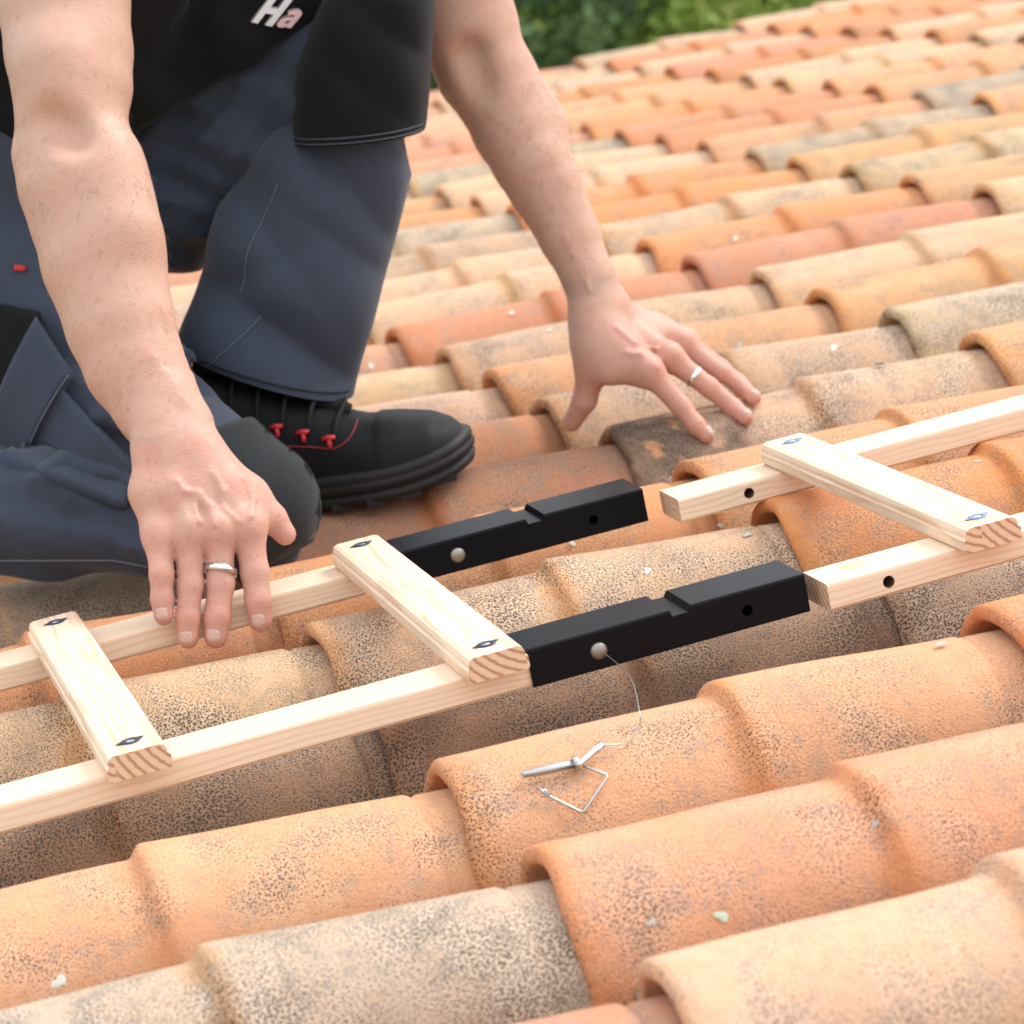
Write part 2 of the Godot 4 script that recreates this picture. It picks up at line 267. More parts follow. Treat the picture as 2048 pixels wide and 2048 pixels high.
const RED_TAG := [Vector3(0.2028, 0.2793, -2.4200), Vector3(0.2120, 0.2758, -2.4200), Vector3(0.2106, 0.2718, -2.4200), Vector3(0.2017, 0.2747, -2.4200)]

const SIDE_SEAM := [Vector3(0.1219, 0.0552, -2.3600), Vector3(0.2282, 0.0280, -2.3600), Vector3(0.2681, 0.0098, -2.3600)]

const LEG_SEAM := [Vector3(0.4806, 0.3088, -2.5000), Vector3(0.4512, 0.2397, -2.5000)]

const KNEE_STITCH := [Vector3(0.4723, 0.3172, -2.4700), Vector3(0.5209, 0.3101, -2.4700), Vector3(0.5867, 0.3032, -2.4700)]

const HEM_STITCH := [Vector3(0.3533, 0.1734, -2.5200), Vector3(0.4086, 0.1365, -2.5200), Vector3(0.4887, 0.0911, -2.5200)]

const FLAP_STITCH := [Vector3(0.2282, 0.1799, -2.3800), Vector3(0.1786, 0.1318, -2.3800)]

const LETTERS := [Vector3(0.4607, 0.4159, -2.5000), Vector3(0.0299, -0.0113, 0.0000), Vector3(0.0143, 0.0167, 0.0000)]

const FOLDS := [
	[Vector3(0.3450, 0.3233, -2.5000), Vector3(0.3863, 0.3637, -2.5000), Vector3(0.4228, 0.3827, -2.5000)],
	[Vector3(0.3551, 0.3074, -2.5000), Vector3(0.4043, 0.3417, -2.5000), Vector3(0.4536, 0.3761, -2.5000)],
	[Vector3(0.3656, 0.2732, -2.5000), Vector3(0.4204, 0.3109, -2.5000), Vector3(0.4738, 0.3626, -2.5000)],
	[Vector3(0.3467, 0.3500, -2.5000), Vector3(0.3752, 0.3751, -2.5000)],
	[Vector3(0.3856, 0.2594, -2.5000), Vector3(0.4342, 0.2895, -2.5000), Vector3(0.4868, 0.3371, -2.5000)],
]

const KNEEL_FOLDS := [
	[Vector3(0.1836, 0.1285, -2.3000), Vector3(0.2165, 0.1072, -2.3000), Vector3(0.2468, 0.0820, -2.3000)],
	[Vector3(0.2190, 0.1539, -2.3000), Vector3(0.2522, 0.1326, -2.3000)],
	[Vector3(0.1907, 0.1052, -2.3000), Vector3(0.2294, 0.0713, -2.3000), Vector3(0.2574, 0.0443, -2.3000)],
	[Vector3(0.1659, 0.1245, -2.3000), Vector3(0.1878, 0.0930, -2.3000)],
	[Vector3(0.2856, 0.2345, -2.3500), Vector3(0.3155, 0.1663, -2.3500)],
]

const CREASE_SHIFT := Vector3(0.0035, -0.0089, 0.0000)

const BOOT_TOE := Vector3(0.5680, -0.0040, -2.4800)

const PERSON_BASE := Vector3(0.4000, -0.0050, -2.4700)

# ---------------------------------------------------------------- naming helpers
func numbered(called: String) -> String:
	if not taken.has(called):
		taken[called] = 0
		return called
	taken[called] += 1
	return "%s_%03d" % [called, taken[called]]

func thing(called: String, label: String, category: String, at := Vector3.ZERO, group := "") -> Node3D:
	var o := Node3D.new()
	o.name = numbered(called)
	add_child(o)
	o.transform = roof_frame * Transform3D(Basis.IDENTITY, at)
	o.set_meta("label", label)
	o.set_meta("category", category)
	if group != "":
		o.set_meta("group", group)
	return o

func part(called: String, mesh: Mesh, m: Material, parent: Node3D, xf := Transform3D.IDENTITY) -> MeshInstance3D:
	var o := MeshInstance3D.new()
	o.mesh = mesh
	if m:
		o.material_override = m
	o.name = called
	o.transform = xf
	o.cast_shadow = GeometryInstance3D.SHADOW_CASTING_SETTING_ON
	parent.add_child(o, true)
	return o

# ---------------------------------------------------------------- textures
func noise_bytes(size: int, freq: float, oct: int, sd: int, kind := FastNoiseLite.TYPE_SIMPLEX_SMOOTH) -> PackedByteArray:
	var f := FastNoiseLite.new()
	f.noise_type = kind
	f.seed = sd
	f.frequency = freq
	f.fractal_type = FastNoiseLite.FRACTAL_FBM if oct > 1 else FastNoiseLite.FRACTAL_NONE
	f.fractal_octaves = oct
	if kind == FastNoiseLite.TYPE_CELLULAR:
		f.cellular_return_type = FastNoiseLite.RETURN_DISTANCE
	var im := f.get_seamless_image(size, size, false, false, 0.12, true)
	im.convert(Image.FORMAT_L8)
	return im.get_data()

# one colour laid over the picture where the noise lies above lo (fully from hi on)
func lay(dst: Image, data: PackedByteArray, c: Color, lo: float, hi: float, most := 1.0, below := false) -> void:
	var n := data.size()
	var lut := PackedInt64Array()
	lut.resize(256)
	for i in 256:
		var v := i / 255.0
		if below:
			v = 1.0 - v
		var a := smoothstep(lo, hi, v) * most
		lut[i] = int(c.r8) | (int(c.g8) << 8) | (int(c.b8) << 16) | (int(round(a * 255.0)) << 24)
	var out := PackedByteArray()
	out.resize(n * 4)
	for i in n:
		out.encode_u32(i * 4, lut[data[i]])
	var over := Image.create_from_data(dst.get_width(), dst.get_height(), false, Image.FORMAT_RGBA8, out)
	dst.blend_rect(over, Rect2i(0, 0, dst.get_width(), dst.get_height()), Vector2i.ZERO)

func both(a: PackedByteArray, b: PackedByteArray, weight: float) -> PackedByteArray:
	# a, pulled up or down where b is high or low
	var out := PackedByteArray()
	var n := a.size()
	out.resize(n)
	for i in n:
		out[i] = clampi(int(a[i] + (b[i] - 128) * weight), 0, 255)
	return out

func lin(r: float, g: float, b: float) -> Color:
	return Color(r, g, b).linear_to_srgb()

func plain(r: float, g: float, b: float, rough := 0.6, metal := 0.0) -> StandardMaterial3D:
	var m := StandardMaterial3D.new()
	m.albedo_color = lin(r, g, b)
	m.roughness = rough
	m.metallic = metal
	return m

func texture_of(im: Image) -> ImageTexture:
	return ImageTexture.create_from_image(im)

func clay_materials() -> void:
	var S := 880
	var patch := noise_bytes(S, 0.006, 3, 11)
	var patch2 := noise_bytes(S, 0.011, 3, 12)
	var mottle := noise_bytes(S, 0.035, 3, 13)
	var fine := noise_bytes(S, 0.24, 2, 14)
	var speck := noise_bytes(S, 0.19, 2, 15)
	var speck2 := noise_bytes(S, 0.21, 2, 16)
	var dots := noise_bytes(S, 0.25, 1, 17, FastNoiseLite.TYPE_CELLULAR)
	var dense := both(both(dots, patch, -0.34), speck2, 0.25)       # round specks that crowd together in patches
	var dense2 := both(speck, patch2, 0.5)
	var grey_patch := both(mottle, patch2, 0.9)
	var bump := texture_of(Image.create_from_data(S, S, false, Image.FORMAT_L8, both(both(fine, mottle, 0.5), speck2, -0.3)))
	# name: base, pale bloom and its share, grey lichen and its share, brown specks (threshold), dark specks (threshold)
	var kinds := {
		"orange": [[0.646, 0.292, 0.140], [0.683, 0.391, 0.228], 0.5, [0.417, 0.302, 0.265], 0.25, 0.74, 0.937],
		"apricot": [[0.681, 0.362, 0.199], [0.723, 0.455, 0.298], 0.55, [0.448, 0.343, 0.294], 0.3, 0.70, 0.907],
		"cream": [[0.684, 0.430, 0.277], [0.714, 0.514, 0.385], 0.6, [0.478, 0.401, 0.344], 0.3, 0.71, 0.917],
		"buff": [[0.654, 0.440, 0.277], [0.696, 0.533, 0.375], 0.65, [0.448, 0.377, 0.304], 0.35, 0.65, 0.840],
		"rose": [[0.601, 0.272, 0.162], [0.633, 0.356, 0.251], 0.5, [0.418, 0.313, 0.294], 0.30, 0.74, 0.942],
		"russet": [[0.464, 0.215, 0.135], [0.504, 0.300, 0.208], 0.45, [0.328, 0.242, 0.213], 0.4, 0.70, 0.907],
		"grey": [[0.576, 0.418, 0.309], [0.617, 0.512, 0.416], 0.6, [0.388, 0.336, 0.289], 0.5, 0.61, 0.830],
		"channel": [[0.367, 0.232, 0.142], [0.427, 0.317, 0.217], 0.55, [0.249, 0.206, 0.173], 0.4, 0.57, 0.790],
	}
	for k in kinds:
		var d: Array = kinds[k]
		var im := Image.create(S, S, false, Image.FORMAT_RGBA8)
		im.fill(lin(d[0][0], d[0][1], d[0][2]))
		lay(im, both(patch, mottle, 0.35), lin(d[1][0], d[1][1], d[1][2]), 0.38, 0.68, d[2])
		lay(im, mottle, lin(d[0][0] * 0.84, d[0][1] * 0.78, d[0][2] * 0.72), 0.50, 0.85, 0.5)
		lay(im, fine, lin(minf(1.0, d[1][0] * 1.12), minf(1.0, d[1][1] * 1.12), minf(1.0, d[1][2] * 1.15)), 0.52, 0.85, 0.45)
		lay(im, fine, lin(d[0][0] * 0.62, d[0][1] * 0.55, d[0][2] * 0.5), 0.55, 0.85, 0.45, true)
		lay(im, both(grey_patch, fine, 0.4), lin(d[3][0], d[3][1], d[3][2]), 0.60, 0.78, d[4])
		lay(im, dense2, lin(0.33, 0.20, 0.125), d[5] + 0.03, d[5] + 0.13, 0.5)
		lay(im, dense, lin(0.085, 0.065, 0.055), d[6], d[6] + 0.06, 0.92, true)
		var m := StandardMaterial3D.new()
		m.albedo_texture = texture_of(im)
		m.vertex_color_use_as_albedo = true
		m.roughness = 0.9
		m.metallic_specular = 0.3
		m.heightmap_enabled = true
		m.heightmap_texture = bump
		m.heightmap_scale = 0.05
		mats["clay_" + k] = m

func wood_materials() -> void:
	var f := FastNoiseLite.new()
	f.seed = 5
	f.frequency = 0.02
	f.fractal_octaves = 3
	for kind in ["rail", "rung", "end"]:
		var im := Image.create(512, 512, false, Image.FORMAT_RGBA8)
		im.fill(lin(0.84, 0.70, 0.53))
		if kind == "end":
			for y in 512:
				for x in 512:
					var px := x / 512.0
					var py := y / 512.0
					var rad := Vector2(px - 1.35, (py - 1.5) * 1.0).length() + 0.012 * f.get_noise_2d(x, y)
					var ring := pow(absf(sin(rad * 27.0)), 1.2)
					ring = smoothstep(0.75, 0.15, ring)
					var c := Color(0.74, 0.52, 0.36).lerp(Color(0.36, 0.17, 0.10), ring * 0.8)
					im.set_pixel(x, y, Color(c.r, c.g, c.b).linear_to_srgb())
		else:
			# long grain: lines that wander slowly along the length, wide cathedral bands on the rungs
			var bands := 26.0 if kind == "rail" else 9.0
			for y in 512:
				for x in 512:
					var px := x / 512.0
					var py := y / 512.0
					var wander := 0.05 * f.get_noise_2d(x * 0.25, y * 0.12) + (0.14 * f.get_noise_2d(x * 0.09 + 700.0, y * 0.4) if kind == "rung" else 0.02 * f.get_noise_2d(x * 0.1, 50.0))
					var g := (py + wander) * bands
					var line := absf(fposmod(g, 1.0) - 0.5) * 2.0
					var late := smoothstep(0.45, 0.97, line) * (0.55 + 0.45 * f.get_noise_2d(x * 0.2, floorf(g) * 90.0))
					var fibre := 0.5 + 0.5 * f.get_noise_2d(x * 0.35, y * 9.0)
					var c := Color(0.86, 0.68, 0.515).lerp(Color(0.67, 0.40, 0.245), clampf(late * (1.0 if kind == "rung" else 0.8), 0.0, 1.0))
					c = c.lerp(Color(0.77, 0.57, 0.42), fibre * 0.25)
					im.set_pixel(x, y, Color(c.r, c.g, c.b).linear_to_srgb())
		var m := StandardMaterial3D.new()
		m.albedo_texture = texture_of(im)
		m.roughness = 0.62
		m.metallic_specular = 0.35
		mats["wood_" + kind] = m

# ---------------------------------------------------------------- the clay tiles
# height of the crest and radius of the cover along one tile, s metres from its open lip
func tile_line(s: float) -> Vector2:
	var a := s / 0.184
	var lower := Vector2(-0.0095 * a, 0.0692 - 0.0050 * a)
	var a2 := (s - 0.184) / 0.184
	var upper := Vector2(-0.0005 - 0.0160 * a2, 0.0690 - 0.0095 * a2)
	var w := smoothstep(0.1785, 0.1885, s)
	var o := lower.lerp(upper, w)
	var groove := smoothstep(0.3515, 0.3540, s) * (1.0 - smoothstep(0.3555, 0.3580, s))
	var after := smoothstep(0.3540, 0.3575, s)
	o -= Vector2.ONE * (groove * 0.0025 + after * 0.0012)
	return o

const PAN_DEPTH := -0.061

func tile_mesh(near: bool, far: bool, tint: Color, clean: float, sd: int, stained := false) -> ArrayMesh:
	var r2 := RandomNumberGenerator.new()
	r2.seed = sd
	var stations: Array = []
	for a in [[0.09, 0.0105], [0.002, 0.0108], [0.0, 0.0082], [0.0, 0.0052], [0.0009, 0.0024], [0.0026, 0.0008], [0.0052, 0.0]]:
		stations.append(a)
	var run: Array = [0.012, 0.025, 0.05, 0.08, 0.11, 0.14, 0.165, 0.1775, 0.180, 0.182, 0.1835, 0.185, 0.187, 0.190, 0.196, 0.21, 0.24, 0.27, 0.30, 0.335, 0.3505, 0.3525, 0.3548, 0.3565, 0.3585, 0.366, 0.39, 0.43]
	if far:
		run = [0.02, 0.09, 0.17, 0.179, 0.1835, 0.188, 0.20, 0.29, 0.43]
	elif not near:
		run = [0.014, 0.05, 0.11, 0.165, 0.179, 0.182, 0.185, 0.189, 0.20, 0.26, 0.32, 0.351, 0.355, 0.358, 0.37, 0.43]
	if stained:
		for i in 40:
			run.append(0.0072 + i * 0.0042)
		run.sort()
	for s in run:
		stations.append([s, 0.0])
	var steps := 64 if stained else 30 if near else (22 if not far else 14)
	var wob: Array = []
	for i in 6:
		wob.append(r2.randf_range(0.0, TAU))
	var off := Vector2(r2.randf(), r2.randf())
	var arch := SurfaceTool.new()
	arch.begin(Mesh.PRIMITIVE_TRIANGLES)
	arch.set_smooth_group(0)
	var pan := SurfaceTool.new()
	pan.begin(Mesh.PRIMITIVE_TRIANGLES)
	pan.set_smooth_group(0)
	var n1 := FastNoiseLite.new()
	n1.seed = sd
	n1.frequency = 9.0
	n1.fractal_octaves = 3
	for st in stations:
		var s: float = st[0]
		var q := tile_line(s)
		for j in steps + 1:
			var ang := lerpf(-1.56, 1.50, j / float(steps))
			var rr: float = q.y - st[1] + 0.0006 * sin(ang * 2.0 + s * 17.0 + wob[0]) + 0.0005 * sin(s * 41.0 + wob[1] + ang)
			var p: Vector3 = Vector3(s + (0.0016 * sin(ang * 2.3 + wob[2]) + 0.0011 * sin(ang * 5.1 + wob[3])) * (1.0 - smoothstep(0.0, 0.05, s)) + 0.0014 * sin(ang * 3.0 + wob[4]) * (1.0 - smoothstep(0.0, 0.03, absf(s - 0.184))), q.x - q.y + rr * cos(ang), -rr * sin(ang))
			# baked edges stay bare clay, with a ragged border
			var edge := maxf(1.0 - s / 0.016, 1.0 - absf(s - 0.183) / 0.012)
			var raw := clampf(smoothstep(-0.15, 0.75, edge + 0.9 * n1.get_noise_3d(p.x * 4.0, ang * 0.25, sd * 0.37)) * clean, 0.0, 1.0)
			var c := tint.lerp(Color(tint.r * 0.98, tint.g * 0.74, tint.b * 0.50), raw)
			var v := 1.0 + 0.10 * n1.get_noise_3d(s, ang * 0.08, sd * 0.11)
			if stained:      # soot-black crust over the lower end, with bare clay showing through
				var hole := smoothstep(0.24, 0.40, n1.get_noise_3d(s * 4.4, ang * 0.23, 9.0))
				var crust := smoothstep(-0.10, 0.10, 0.105 - s + 0.16 * n1.get_noise_3d(s * 2.0, ang * 0.14, 5.0))
				c = c.lerp(Color(0.90, 0.68, 0.55), hole * crust)
				crust *= 0.85 * (1.0 - hole)
				var grit := 0.75 + 0.5 * n1.get_noise_3d(s * 14.0, ang * 0.95, 2.0)
				c = c.lerp(Color(0.27 * grit, 0.29 * grit, 0.34 * grit), crust * 0.95)
			arch.set_color(Color(c.r * v, c.g * v, c.b * v))
			arch.set_uv(Vector2(s, ang * 0.068) / 0.45 + off)
			arch.add_vertex(p)
		for j in 7:
			var t := j / 6.0
			var w := lerpf(0.060, 0.142, t)
			var dip := 0.006 * (1.0 - pow(2.0 * t - 1.0, 2.0))
			pan.set_color(tint.lerp(Color(1, 1, 1), 0.7))
			pan.set_uv(Vector2(s, w) / 0.45 + off * 1.7)
			pan.add_vertex(Vector3(s + 0.02, PAN_DEPTH + q.x - dip - st[1], -w))
	for i in stations.size() - 1:
		for j in steps:
			var a := i * (steps + 1) + j
			for v in [a, a + steps + 1, a + 1, a + 1, a + steps + 1, a + steps + 2]:
				arch.add_index(v)
		for j in 6:
			var a := i * 7 + j
			for v in [a, a + 7, a + 1, a + 1, a + 7, a + 8]:
				pan.add_index(v)
	arch.generate_normals()
	pan.generate_normals()
	var m := ArrayMesh.new()
	arch.commit(m)
	pan.commit(m)
	return m

# the tiles one can tell by sight, column by column from the viewer (column, course): clay
const SEEN := {
	Vector2i(0, -1): "rose", Vector2i(0, 0): "cream", Vector2i(0, 1): "apricot",
	Vector2i(1, -2): "cream", Vector2i(1, -1): "grey", Vector2i(1, 0): "apricot", Vector2i(1, 1): "orange",
	Vector2i(2, -2): "apricot", Vector2i(2, -1): "apricot", Vector2i(2, 0): "apricot", Vector2i(2, 1): "orange",
	Vector2i(3, -1): "channel", Vector2i(3, 0): "channel", Vector2i(3, 1): "grey",
	Vector2i(4, -1): "buff", Vector2i(4, 0): "buff", Vector2i(4, 1): "orange",
	Vector2i(5, -1): "orange", Vector2i(5, 0): "orange", Vector2i(5, 1): "apricot",
	Vector2i(6, -1): "grey", Vector2i(6, 0): "russet", Vector2i(6, 1): "buff",
	Vector2i(7, 0): "rose", Vector2i(7, 1): "buff", Vector2i(7, 2): "grey",
	Vector2i(8, 0): "cream", Vector2i(8, 1): "apricot", Vector2i(8, 2): "apricot",
	Vector2i(9, 0): "cream", Vector2i(9, 1): "buff", Vector2i(9, 2): "cream",
	Vector2i(10, 0): "apricot", Vector2i(10, 1): "rose", Vector2i(10, 2): "rose",
	Vector2i(11, 1): "cream", Vector2i(11, 2): "orange",
	Vector2i(12, 1): "cream", Vector2i(12, 2): "buff", Vector2i(13, 2): "orange",
}

func build_roof() -> void:
	var roof := Node3D.new()
	roof.name = "roof"
	add_child(roof)
	roof.transform = roof_frame
	roof.set_meta("kind", "structure")
	var deck := BoxMesh.new()
	deck.size = Vector3(5.2, 0.06, 6.0)
	part("roof_deck", deck, plain(0.16, 0.11, 0.07, 0.9), roof, Transform3D(Basis.IDENTITY, Vector3(1.75, -0.125, -3.35)))
	var common := ["cream", "apricot", "orange", "cream", "apricot", "buff", "rose", "apricot", "buff", "orange", "grey"]
	for k in range(-2, 25):
		for r in range(-3, 8):
			rng.seed = 1000 + k * 37 + r * 911
			var z := FIRST_COLUMN + k * COLUMN_GAP
			var clay: String = common[rng.randi() % common.size()]
			if SEEN.has(Vector2i(k, r)):
				clay = SEEN[Vector2i(k, r)]
			var shade := rng.randf_range(0.90, 1.06)
			var tint := Color(shade * rng.randf_range(0.97, 1.03), shade * rng.randf_range(0.95, 1.05), shade * rng.randf_range(0.92, 1.08))
			var o := part("roof_tile", tile_mesh(k < 6, k > 12, tint, rng.randf_range(0.35, 0.8), 50 + k * 40 + r, k == 6 and r == 1), null, roof)
			o.mesh.surface_set_material(0, mats["clay_" + clay])
			o.mesh.surface_set_material(1, mats["clay_channel"])
			var at := Vector3(FIRST_LIP + r * LIP_GAP + rng.randf_range(-0.006, 0.006), rng.randf_range(-0.0015, 0.0) - (0.008 if k == 3 else 0.0), -z + rng.randf_range(-0.0025, 0.0025))
			o.transform = Transform3D(Basis.from_euler(Vector3(rng.randf_range(-0.02, 0.02), rng.randf_range(-0.008, 0.008), rng.randf_range(-0.003, 0.001))), at)
	# lichen rosettes and bird droppings
	for a in SPOTS:
		var m := blob_mesh(a[1], int(a[0].x * 9000.0))
		part("lichen_patch", m, mats[a[3]], roof, Transform3D(Basis(Quaternion(Vector3.UP, a[2])), a[0]))

func blob_mesh(size: float, sd: int) -> ArrayMesh:
	var r2 := RandomNumberGenerator.new()
	r2.seed = sd
	var st := SurfaceTool.new()
	st.begin(Mesh.PRIMITIVE_TRIANGLES)
	st.set_smooth_group(0)
	var ph := [r2.randf() * TAU, r2.randf() * TAU, r2.randf() * TAU]
	var rings := [[0.0, 1.0], [0.45, 0.95], [0.8, 0.7], [1.0, -0.6]]
	for g in rings:
		for j in 16:
			var a := TAU * j / 16.0
			var rad: float = size * g[0] * (1.0 + 0.28 * sin(a * 2.0 + ph[0]) + 0.18 * sin(a * 3.0 + ph[1]) + 0.1 * sin(a * 7.0 + ph[2]))
			st.add_vertex(Vector3(rad * cos(a) * 1.15, g[1] * size * 0.06, rad * sin(a)))
	for i in 3:
		for j in 16:
			var a := i * 16 + j
			var b := i * 16 + (j + 1) % 16
			for v in [a, b, a + 16, b, b + 16, a + 16]:
				st.add_index(v)
	st.generate_normals()
	return st.commit()

# ---------------------------------------------------------------- shared shapes
# a bar: outline (in y, z; clockwise seen from +x) swept along x from x0 to x1; surface 0 = sides, surface 1 = the two end faces
func bar_mesh(outline: PackedVector2Array, x0: float, x1: float, uv_shift := Vector2.ZERO, uv_len := 0.6, uv_wide := 0.12) -> ArrayMesh:
	var n := outline.size()
	var side := SurfaceTool.new()
	side.begin(Mesh.PRIMITIVE_TRIANGLES)
	var run := 0.0
	for i in n:
		var a := outline[i]
		var b := outline[(i + 1) % n]
		var l := a.distance_to(b)
		var d := (b - a) / l
		var nor := Vector3(0, d.y, -d.x)
		var q := [Vector3(x0, a.x, a.y), Vector3(x1, a.x, a.y), Vector3(x1, b.x, b.y), Vector3(x0, b.x, b.y)]
		var mid := (a + b) * 0.5
		if nor.y * mid.x + nor.z * mid.y < 0.0:
			pass
		var uvs := [Vector2(x0 / uv_len, run / uv_wide), Vector2(x1 / uv_len, run / uv_wide), Vector2(x1 / uv_len, (run + l) / uv_wide), Vector2(x0 / uv_len, (run + l) / uv_wide)]
		for t in [0, 1, 2, 0, 2, 3]:
			side.set_normal(nor)
			side.set_uv(uvs[t] + uv_shift)
			side.add_vertex(q[t])
		run += l
	var cap := SurfaceTool.new()
	cap.begin(Mesh.PRIMITIVE_TRIANGLES)
	var tri := Geometry2D.triangulate_polygon(outline)
	for e in 2:
		var x := x0 if e == 0 else x1
		for t in range(0, tri.size(), 3):
			var order := [tri[t], tri[t + 1], tri[t + 2]]
			var A := Vector3(x, outline[order[0]].x, outline[order[0]].y)
			var B := Vector3(x, outline[order[1]].x, outline[order[1]].y)
			var C := Vector3(x, outline[order[2]].x, outline[order[2]].y)
			var face := (C - A).cross(B - A)
			var want := -1.0 if e == 0 else 1.0
			if face.x * want < 0.0:
				order = [order[0], order[2], order[1]]
			for v in order:
				cap.set_normal(Vector3(want, 0, 0))
				cap.set_uv(Vector2(outline[v].y, outline[v].x) / 0.05 + uv_shift)
				cap.add_vertex(Vector3(x, outline[v].x, outline[v].y))
	var m := ArrayMesh.new()
	side.index()
	side.commit(m)
	cap.index()
	cap.commit(m)
	return m

# a rectangle h high (from y = 0) and w wide (centred) with worked edges: top edges cut by c, a small bead step on the sides if asked
func bar_outline(h: float, w: float, c: float, c_low: float, bead := 0.0) -> PackedVector2Array:
	var p := PackedVector2Array()
	var hw := w * 0.5
	p.append(Vector2(c_low, -hw))
	if bead > 0.0:
		p.append(Vector2(h * 0.52, -hw))
		p.append(Vector2(h * 0.58, -hw + bead))
	p.append(Vector2(h - c, -hw + bead))
	p.append(Vector2(h - c * 0.3, -hw + bead + c * 0.3))
	p.append(Vector2(h, -hw + bead + c))
	p.append(Vector2(h, hw - bead - c))
	p.append(Vector2(h - c * 0.3, hw - bead - c * 0.3))
	p.append(Vector2(h - c, hw - bead))
	if bead > 0.0:
		p.append(Vector2(h * 0.58, hw - bead))
		p.append(Vector2(h * 0.52, hw))
	p.append(Vector2(c_low, hw))
	p.append(Vector2(0.0, hw - c_low))
	p.append(Vector2(0.0, -hw + c_low))
	return p

func tube_mesh(points: PackedVector3Array, radii: PackedFloat32Array, sides := 10, closed := false) -> ArrayMesh:
	var st := SurfaceTool.new()
	st.begin(Mesh.PRIMITIVE_TRIANGLES)
	st.set_smooth_group(0)
	var n := points.size()
	var up := Vector3(0.13, 0.97, 0.21).normalized()
	for i in n:
		var a := points[maxi(i - 1, 0)] if not closed else points[(i - 1 + n) % n]
		var b := points[mini(i + 1, n - 1)] if not closed else points[(i + 1) % n]
		var d := (b - a).normalized()
		var s := d.cross(up)
		if s.length() < 0.05:
			s = d.cross(Vector3(1, 0, 0))
		s = s.normalized()
		up = s.cross(d).normalized()
		for j in sides:
			var t := TAU * j / sides
			st.set_uv(Vector2(i / float(n), j / float(sides)))
			st.add_vertex(points[i] + (s * cos(t) + up * sin(t)) * radii[mini(i, radii.size() - 1)])
	var last := n if closed else n - 1
	for i in last:
		for j in sides:
			var a := i * sides + j
			var b := i * sides + (j + 1) % sides
			var c := ((i + 1) % n) * sides + j
			var e := ((i + 1) % n) * sides + (j + 1) % sides
			for v in [a, c, b, b, c, e]:
				st.add_index(v)
	if not closed:
		for k in 2:
			var i := 0 if k == 0 else n - 1
			for j in range(1, sides - 1):
				var tri := [i * sides, i * sides + j, i * sides + j + 1]
				if k == 1:
					tri = [tri[0], tri[2], tri[1]]
				for v in tri:
					st.add_index(v)
	st.generate_normals()
	return st.commit()

func curve_points(through: Array, per := 8) -> PackedVector3Array:
	# Catmull-Rom through the given points
	var out := PackedVector3Array()
	for i in through.size() - 1:
		var p0: Vector3 = through[maxi(i - 1, 0)]
		var p1: Vector3 = through[i]
		var p2: Vector3 = through[i + 1]
		var p3: Vector3 = through[mini(i + 2, through.size() - 1)]
		for j in per:
			var t := j / float(per)
			out.append(0.5 * ((2.0 * p1) + (p2 - p0) * t + (2.0 * p0 - 5.0 * p1 + 4.0 * p2 - p3) * t * t + (3.0 * p1 - p0 - 3.0 * p2 + p3) * t * t * t))
	out.append(through[-1])
	return out

# a body turned about y: profile of (radius, height)
func lathe_mesh(profile: Array, sides := 24) -> ArrayMesh:
	var st := SurfaceTool.new()
	st.begin(Mesh.PRIMITIVE_TRIANGLES)
	st.set_smooth_group(0)
	for p in profile:
		for j in sides:
			var a := TAU * j / sides
			st.add_vertex(Vector3(p.x * cos(a), p.y, p.x * sin(a)))
	for i in profile.size() - 1:
		for j in sides:
			var a := i * sides + j
			var b := i * sides + (j + 1) % sides
			for v in [a, b, a + sides, b, b + sides, a + sides]:
				st.add_index(v)
	st.generate_normals()
	return st.commit()

func other_materials() -> void:
	mats["lichen_white"] = plain(0.72, 0.72, 0.64, 0.95)
	mats["lichen_grey"] = plain(0.46, 0.45, 0.42, 0.95)
	mats["lichen_green"] = plain(0.55, 0.64, 0.50, 0.95)
	mats["lichen_black"] = plain(0.06, 0.06, 0.065, 0.95)
	mats["bracket"] = plain(0.0022, 0.0028, 0.0055, 0.42)
	mats["bracket"].metallic_specular = 0.28
	mats["steel"] = plain(0.50, 0.50, 0.49, 0.34, 1.0)
	mats["bright_steel"] = plain(0.78, 0.78, 0.77, 0.18, 1.0)
	mats["bolt"] = plain(0.33, 0.31, 0.28, 0.5, 1.0)
	mats["nail"] = plain(0.62, 0.63, 0.64, 0.4, 1.0)
	mats["ink"] = plain(0.03, 0.045, 0.075, 0.5)
	mats["blue_ink"] = plain(0.20, 0.29, 0.42, 0.6)
	mats["yellow_mark"] = plain(0.82, 0.76, 0.30, 0.7)
	mats["hole"] = plain(0.16, 0.09, 0.05, 0.9)

# ---------------------------------------------------------------- the two ladders
func rail(parent: Node3D, x0: float, x1: float, z: float, hole_at: float, shift: float) -> void:
	var c := CSGCombiner3D.new()
	c.name = "rail"
	parent.add_child(c, true)
	c.position = Vector3(0, 0, z)
	var body := CSGMesh3D.new()
	body.name = "beam"
	var m := bar_mesh(bar_outline(0.019, 0.045, 0.0022, 0.0022), x0, x1, Vector2(shift, shift * 1.7))
	m.surface_set_material(0, mats["wood_rail"])
	m.surface_set_material(1, mats["wood_end"])
	body.mesh = m
	c.add_child(body)
	if hole_at > x0:
		var h := CSGCylinder3D.new()
		h.name = "hole"
		h.operation = CSGShape3D.OPERATION_SUBTRACTION
		h.radius = 0.0042
		h.height = 0.08
		h.sides = 20
		h.material = mats["hole"]
		h.position = Vector3(hole_at, 0.0095, 0)
		h.rotation = Vector3(PI / 2, 0, 0)
		c.add_child(h)

